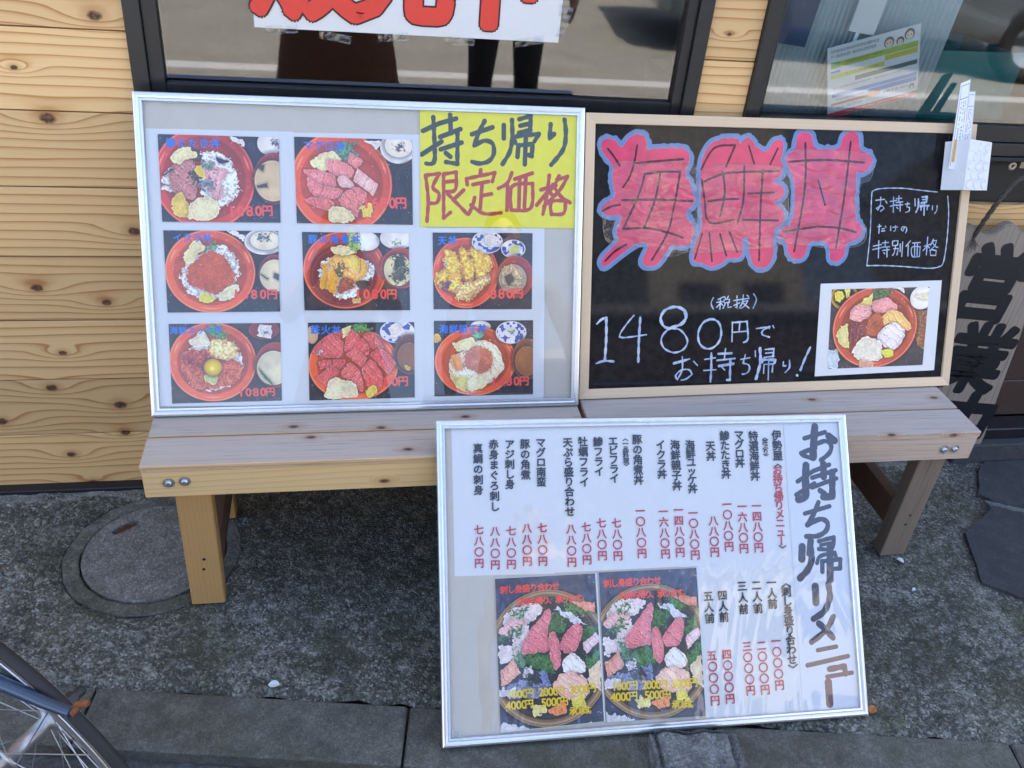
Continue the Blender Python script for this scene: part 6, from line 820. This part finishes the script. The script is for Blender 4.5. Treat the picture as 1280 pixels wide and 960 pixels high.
rn = MB(); rn.tube([(-.184,-.002,.512),(-.190,-.006,.5125),(-.196,-.010,.513),(-.199,-.012,.5135)], [.0034,.0048,.0050,.0036], 10); rn.tube([(-.186,.010,.508),(-.186,-.004,.508)], .0058, 6, 0, True, False); rn.build('stay_bolt', M['rust'], bike)
sd = MB(); sd.tube([(.28,0,.66),(.262,0,.76)], .0125, 12); sd.build('seat_post', M['chrome'], bike)
bm = bmesh.new(); bmesh.ops.create_uvsphere(bm, u_segments=20, v_segments=12, radius=1)
for v_ in bm.verts:
    x = v_.co.x; wd = .085 if x < 0 else .085-.062*min(1,x*1.3); v_.co = Vector((.235+x*.135, v_.co.y*wd, .785+v_.co.z*(.032 if v_.co.z > 0 else .022)))
me = bpy.data.meshes.new('saddle'); bm.to_mesh(me); bm.free(); me.materials.append(M['saddle']); [setattr(p_, 'use_smooth', True) for p_ in me.polygons]; place('saddle', me, bike)
ha_ = MB(); ha_.tube([(.825,0,.72),(.815,0,.84)], .0115, 12); ha_.tube([(.68,.28,.86),(.74,.24,.87),(.81,.12,.85),(.815,0,.84),(.81,-.12,.85),(.74,-.24,.87),(.68,-.28,.86)], .011, 12); ha_.build('handlebar', M['chrome'], bike)
for s_ in (-1,1): MB().tube([(.73,s_*.246,.869),(.66,s_*.292,.858)], .0155, 12).build('grip', M['black_plastic'], bike)
cr = MB(); cr.tube([(.40,-.075,bR-.02),(.40,.075,bR-.02)], .008, 10); cr.box((.392,.068,bR-.18),(.408,.080,bR-.02), bev=.003); cr.box((.392,-.080,bR-.02),(.408,-.068,bR+.14), bev=.003); cr.build('crank', M['steel'], bike)
for s_, zz in ((1,bR-.18),(-1,bR+.14)): MB().box((.36,s_*.13-.04,zz-.012),(.44,s_*.13+.04,zz+.012), bev=.004).build('pedal', M['black_plastic'], bike)
ks = MB(); ks.tube([(.04,.075,bR-.01),(.0,.12,.10),(-.03,.165,-.005)], .008, 8); ks.build('kickstand', M['steel'], bike)
# ================================================================== people standing behind the camera (seen mirrored in the glass)
def person(loc, rz, label, joints, regions, mats, hair=True, hold=None):
    root = empty('person', loc, rz); tag(root, label, 'person')
    names = list(joints); me = bpy.data.meshes.new('body'); idx = {n_: i for i, n_ in enumerate(names)}; vs = [joints[n_][0] for n_ in names]
    ed = [(idx[a], idx[b]) for a, b, r_ in regions]; me.from_pydata(vs, ed, []); o = bpy.data.objects.new('body', me); COL.objects.link(o)
    o.modifiers.new('skin', 'SKIN'); ss = o.modifiers.new('sub', 'SUBSURF'); ss.levels = 2; ss.render_levels = 2
    if not me.skin_vertices: 
        bpy.context.view_layer.objects.active = o; bpy.ops.mesh.customdata_skin_add()
    for n_ in names: r_ = joints[n_][1]; sv = me.skin_vertices[0].data[idx[n_]]; sv.radius = (r_ if isinstance(r_, tuple) else (r_, r_)); sv.use_root = (n_ == 'pelvis')
    bpy.context.view_layer.update(); ev = o.evaluated_get(bpy.context.evaluated_depsgraph_get()); nm_ = bpy.data.meshes.new_from_object(ev); bpy.data.objects.remove(o)
    nm_.materials.clear(); [nm_.materials.append(m_) for m_ in mats]
    A_ = np.array([joints[a][0] for a, b, r_ in regions]); B_ = np.array([joints[b][0] for a, b, r_ in regions]); rg = [r_ for a, b, r_ in regions]
    for p in nm_.polygons:
        c_ = np.array(p.center); D = B_-A_; t = np.clip(((c_-A_)*D).sum(1)/((D*D).sum(1)+1e-9), 0, 1); d = np.linalg.norm(A_+D*t[:,None]-c_, axis=1); p.material_index = rg[int(d.argmin())]; p.use_smooth = True
    place('body', nm_, root)
    return root
def body_joints(H_=1.70, arms='phone'):
    s = H_/1.70; J = {}
    def P(n_, x, y, z, r): J[n_] = ((x*s, y*s, z*s), tuple(q*s for q in r) if isinstance(r, tuple) else r*s)
    P('pelvis',0,0,.93,(.155,.115)); P('waist',0,.0,1.07,(.135,.105)); P('chest',0,-.01,1.27,(.165,.115)); P('neckb',0,-.01,1.43,(.075,.065)); P('neck',0,.01,1.50,.052); P('jaw',0,.03,1.56,(.060,.072)); P('head',0,.02,1.64,(.074,.088)); P('crown',0,.01,1.70,(.045,.055)); P('nose',0,.108,1.600,.0065)
    for sx, n_ in ((-1,'l'),(1,'r')):
        P('ear'+n_,sx*.085,.01,1.61,.013); P('hip'+n_,sx*.09,0,.88,.098); P('knee'+n_,sx*.10,.02,.48,.060); P('calf'+n_,sx*.105,.0,.36,.056); P('ank'+n_,sx*.11,-.02,.085,.036); P('heel'+n_,sx*.11,-.05,.035,.034); P('toe'+n_,sx*.12,.15,.03,.030)
        P('sho'+n_,sx*.185,-.01,1.39,.058)
        if arms == 'phone': P('elb'+n_,sx*.22,.12,1.20,.042); P('wri'+n_,sx*.075,.21,1.42,.027); hx, hy, hz, dz, dy = sx*.066, .235, 1.45, .02, .006
        else: P('elb'+n_,sx*.27,-.03,1.11,.040); P('wri'+n_,sx*.27,.05,.88,.027); hx, hy, hz, dz, dy = sx*.268, .07, .81, -.02, .004
        P('palm'+n_,hx,hy,hz,(.024,.015) if arms == 'phone' else (.016,.026))
        for f in range(4):
            oy = (f-1.5)*.018
            if arms == 'phone': P('f%d'%f+n_,hx-sx*.018,hy+.012,hz+.012+oy,.0085); P('g%d'%f+n_,hx-sx*(.046-.003*abs(f-1)),hy+.004,hz+.014+oy,.0075)
            else: P('f%d'%f+n_,hx,hy+oy*.9,hz-.045,.0085); P('g%d'%f+n_,hx-sx*.012,hy+oy*.9+.004,hz-.085+.006*abs(f-1),.0072)
        P('th'+n_,hx-sx*.006,hy-.014 if arms == 'phone' else hy+.034,hz+.03 if arms == 'phone' else hz-.01,.0095); P('tt'+n_,hx-sx*.026,hy-.020 if arms == 'phone' else hy+.048,hz+.036 if arms == 'phone' else hz-.04,.008)
    E = [('pelvis','waist',0),('waist','chest',0),('chest','neckb',0),('neckb','neck',2),('neck','jaw',2),('jaw','head',2),('head','crown',2),('head','nose',2)]
    for n_ in 'lr':
        E += [('head','ear'+n_,2),('pelvis','hip'+n_,1),('hip'+n_,'knee'+n_,1),('knee'+n_,'calf'+n_,1),('calf'+n_,'ank'+n_,1),('ank'+n_,'heel'+n_,3),('ank'+n_,'toe'+n_,3),('chest','sho'+n_,0),('sho'+n_,'elb'+n_,0),('elb'+n_,'wri'+n_,0),('wri'+n_,'palm'+n_,2),('palm'+n_,'th'+n_,2),('th'+n_,'tt'+n_,2)]
        for f in range(4): E += [('palm'+n_,'f%d'%f+n_,2),('f%d'%f+n_,'g%d'%f+n_,2)]
    return J, E
def head_parts(root, s, hairm, length=.0):
    bm = bmesh.new(); bmesh.ops.create_uvsphere(bm, u_segments=24, v_segments=16, radius=1); from mathutils import noise as mn
    for v_ in list(bm.verts):
        p = v_.co.copy()
        if p.y > .35 and p.z < .42 or p.z < -.55-length: bm.verts.remove(v_); continue
        q = Vector((p.x*.088, -.004+p.y*.102, 1.645+p.z*.098)); q += p*mn.noise(p*4)*.006; v_.co = q*s
    me = bpy.data.meshes.new('hair'); bm.to_mesh(me); bm.free(); me.materials.append(hairm); o = place('hair', me, root); sm = o.modifiers.new('thickness','SOLIDIFY'); sm.thickness = .012
    for sx in (-1,1): MB().ring((0,0,0), (0,1,0), 0, [(.0001,-.006),(.007,-.003),(.010,.001),(.0001,.004)], 12).build('eye', M['phone'], root, (sx*.030*s,.094*s,1.625*s))
    MB().tube([(-.022,0,0),(0,.004,-.002),(.022,0,0)], .004, 6).build('mouth', M['brownwall'], root, (0,.096*s,1.555*s))
J, E = body_joints(1.68, 'phone'); pz = person((-.135,-2.09,-.040), 0, 'person in a long brown coat holding up a phone, mirrored in the left window', J, E, [M['jacket'],M['trousers'],M['skin'],M['shoe']]); head_parts(pz, 1.68/1.7, M['hair'])
def coat_skirt(root, m, s, top, bot, name='coat'):
    mb = MB(); n_ = 40; rows = 14; vs = []
    for j in range(rows):
        t = j/(rows-1); z = top+(bot-top)*t; rx, ry = .150+.105*t**.8, .125+.065*t
        for i in range(n_): a = 2*math.pi*i/n_; f = 1+.045*t*math.sin(a*7+1)+.02*math.sin(a*3); vs.append((rx*f*math.cos(a)*s, ry*f*math.sin(a)*s, z*s))
    mb.add(vs, [(j*n_+i, j*n_+(i+1)%n_, (j+1)*n_+(i+1)%n_, (j+1)*n_+i) for j in range(rows-1) for i in range(n_)], 0, True); o = mb.build(name, m, root); sm_ = o.modifiers.new('thickness','SOLIDIFY'); sm_.thickness = .006; return o
coat_skirt(pz, M['jacket'], 1.68/1.7, 1.10, .46)
ph = MB().box((-.038,-.004,-.078),(.038,.004,.078), bev=.003).build('phone', M['phone']); ph.location = (-.135,-1.853,1.46); ph.rotation_euler = (math.radians(-33),0,math.radians(-11)); tag(ph, 'black phone held up by the person in the long brown coat', 'phone')
J, E = body_joints(1.74, 'down'); p2 = person((.60,-2.22,-.040), .15, 'person in a dark grey coat with arms down, mirrored in the left window', J, E, [M['coat'],M['trousers'],M['skin'],M['shoe']]); head_parts(p2, 1.74/1.7, M['hair'], .2)
# ================================================================== the other side of the street
fp = MB().box((-60,-12.9,-.060),(60,-9.21,.02)).build('far_pavement', M['kerb_concrete']); tag(fp, kind='structure')
def house(x0, x1, h, wall, label, wins, doors, dark_ground=False, name='house'):
    root = empty(name, ((x0+x1)/2,-13,0)); tag(root, label, 'building', 'houses across the street'); ox = (x0+x1)/2
    mb = MB().box((x0-ox,-6,-.1),(x1-ox,0,h)); mb.build('wall', wall, root); MB().box((x0-.15-ox,-6.1,h+.002),(x1+.15-ox,.25,h+.16)).build('roof', M['greywall'], root)
    for (a, b, z0, z1) in wins: f = MB().box((a-ox,.004,z0),(b-ox,.05,z1), bev=.01).build('window', M['sash'], root); MB().box((a+.06-ox,.052,z0+.06),(b-.06-ox,.056,z1-.06)).build('pane', M['car_glass'], f)
    for (a, b, z1, m_) in doors: MB().box((a-ox,.004,.03),(b-ox,.06,z1), bev=.01).build('door', m_, root)
    return root
house(-22,-6.2,5.2,M['plaster'],'cream rendered house across the street, farthest left',[(-20,-18,1,2.2),(-16,-14,1,2.2),(-11,-9,1,2.2),(-20,-18,3.2,4.4),(-11,-9,3.2,4.4)],[(-13,-12,2.2,M['door'])])
house(-6,2.6,2.7,M['greywall'],'low grey rendered house across the street, opposite the menu boards',[(-5,-3,.9,2.1),(-1.2,.8,.9,2.1)],[(-2.4,-1.5,2.1,M['door'])])
house(2.9,14.5,3.9,M['brownwall'],'low brown tiled shop across the street with a wide dark shopfront',[(3.4,8.2,.4,2.7),(8.8,13.6,.4,2.7)],[(8.25,8.75,2.3,M['door'])])
house(14.8,30,8.5,M['plaster'],'tall cream house across the street, farthest right',[(16,18,1,2.4),(20,22,1,2.4),(16,18,4,5.4),(20,22,4,5.4),(24,26,4,5.4)],[(23,24,2.2,M['door'])])
def tiles():
    k = NT('beige_wall_tiles'); P = k.n('ShaderNodeNewGeometry').outputs['Position']; s_ = k.n('ShaderNodeSeparateXYZ'); k.l(P, s_.inputs[0]); v_ = k.n('ShaderNodeCombineXYZ'); k.l(s_.outputs[0], v_.inputs[0]); k.l(s_.outputs[2], v_.inputs[1])
    br = k.n('ShaderNodeTexBrick'); k.l(v_.outputs[0], br.inputs['Vector']); br.inputs['Scale'].default_value = 3.0; br.inputs['Color1'].default_value = (.56,.49,.38,1); br.inputs['Color2'].default_value = (.50,.44,.34,1); br.inputs['Mortar'].default_value = (.30,.28,.24,1); br.inputs['Mortar Size'].default_value = .02
    k.col(br.outputs[0]); k.rough(.6); return k.m
M['tile_wall'] = tiles()
tw = house(8.4,12.8,13.0,M['tile_wall'],'tall narrow beige tiled block standing behind the low brown tiled shop',[(9.2,10.4,5.2,6.4),(11.0,12.2,5.2,6.4),(9.2,10.4,8.2,9.4),(11.0,12.2,8.2,9.4),(9.2,10.4,11.0,12.2),(11.0,12.2,11.0,12.2)],[],name='tower_block'); tw.location.y = -19.2
rl = MB().box((-40,-4.16,-.047),(40,-4.02,-.044)).build('road_line', M['paper']); tag(rl, kind='structure')
# parked car
car = empty('parked_car', (4.15,-5.45,-.048), math.radians(7)); tag(car, 'silver blue small car on the sunlit road, mirrored in the left window', 'car')
prof = [(-1.75,.30),(-1.78,.52),(-1.70,.72),(-1.35,.86),(-.95,.94),(-.45,1.38),(.1,1.50),(.95,1.49),(1.45,1.30),(1.68,.98),(1.78,.75),(1.78,.42),(1.74,.28)]
def car_body():
    bm = bmesh.new(); secs = []; wd = .76
    for yy, sc, dz in ((-1,.86,0),(-.93,.965,0),(-.6,1,0),(0,1,.0),(.6,1,0),(.93,.965,0),(1,.86,0)):
        row = []
        for x, z in smooth_poly(prof, 1): 
            tum = 1-.17*max(0,(z-.9)/.6) ; row.append(bm.verts.new((x*(1 if abs(yy) < .9 else sc**.3), yy*wd*tum, .28+(z-.28)*(1 if abs(yy) < .9 else sc))))
        secs.append(row)
    n_ = len(secs[0])
    for a, b in zip(secs, secs[1:]):
        for i in range(n_): bm.faces.new((a[i], a[(i+1)%n_], b[(i+1)%n_], b[i]))
    bm.faces.new(secs[0][::-1]); bm.faces.new(secs[-1]); bmesh.ops.recalc_face_normals(bm, faces=bm.faces); me = bpy.data.meshes.new('body'); bm.to_mesh(me); bm.free(); me.materials.append(M['car_paint']); [setattr(p_,'use_smooth',True) for p_ in me.polygons]; o = place('body', me, car); return o
car_body()
for sy in (-1,1):
    sl = MB(); sl.add([(-.78,sy*.700,.985),(.20,sy*.700,.985),(.20,sy*.625,1.40),(-.40,sy*.640,1.34)], [(0,1,2,3)]); sl.add([(.26,sy*.700,.985),(1.38,sy*.700,.985),(1.22,sy*.640,1.32),(.26,sy*.625,1.40)], [(0,1,2,3)])
    o = sl.build('side_window', M['car_glass'], car); o.location = (0,sy*.055,0); s3 = o.modifiers.new('t','SOLIDIFY'); s3.thickness = .02
ws = MB(); ws.add([(-.98,-.60,.955),(-.98,.60,.955),(-.47,.54,1.375),(-.47,-.54,1.375)], [(0,1,2,3)]); o = ws.build('windscreen', M['car_glass'], car); o.location = (-.03,0,.03); s3 = o.modifiers.new('t','SOLIDIFY'); s3.thickness = .02
for sy in (-1,1):
    MB().box((-1.80,sy*.52-.14,.60),(-1.62,sy*.52+.14,.74), bev=.03).build('headlight', M['lamp_glass'], car)
    for xx in (-1.12,1.12):
        wl = MB(); wl.ring((0,0,0),(0,1,0),.20,[(.09,-.08),(.10,-.05),(.10,.05),(.09,.08),(-.02,.085),(-.02,-.085)],40); o = wl.build('wheel', M['tyre'], car, (xx,sy*.68,.30)); rr_ = MB(); rr_.ring((0,0,0),(0,1,0),0,[(.0001,-.075),(.17,-.07),(.185,-.08),(.185,.08),(.17,.07),(.0001,.075)],32); rr_.build('rim', M['alu'], o)
MB().box((-1.84,-.70,.30),(-1.70,.70,.50), bev=.04).build('bumper', M['car_paint'], car); MB().box((-1.855,-.17,.40),(-1.842,.17,.50), bev=.003).build('number_plate', M['plate'], car); MB().box((-1.815,-.36,.56),(-1.74,.36,.66), bev=.015).build('grille', M['black_plastic'], car)
for o in list(bpy.data.objects):
    if o.type == 'MESH' and len(o.data.polygons) == 0: print('EMPTY', o.name)
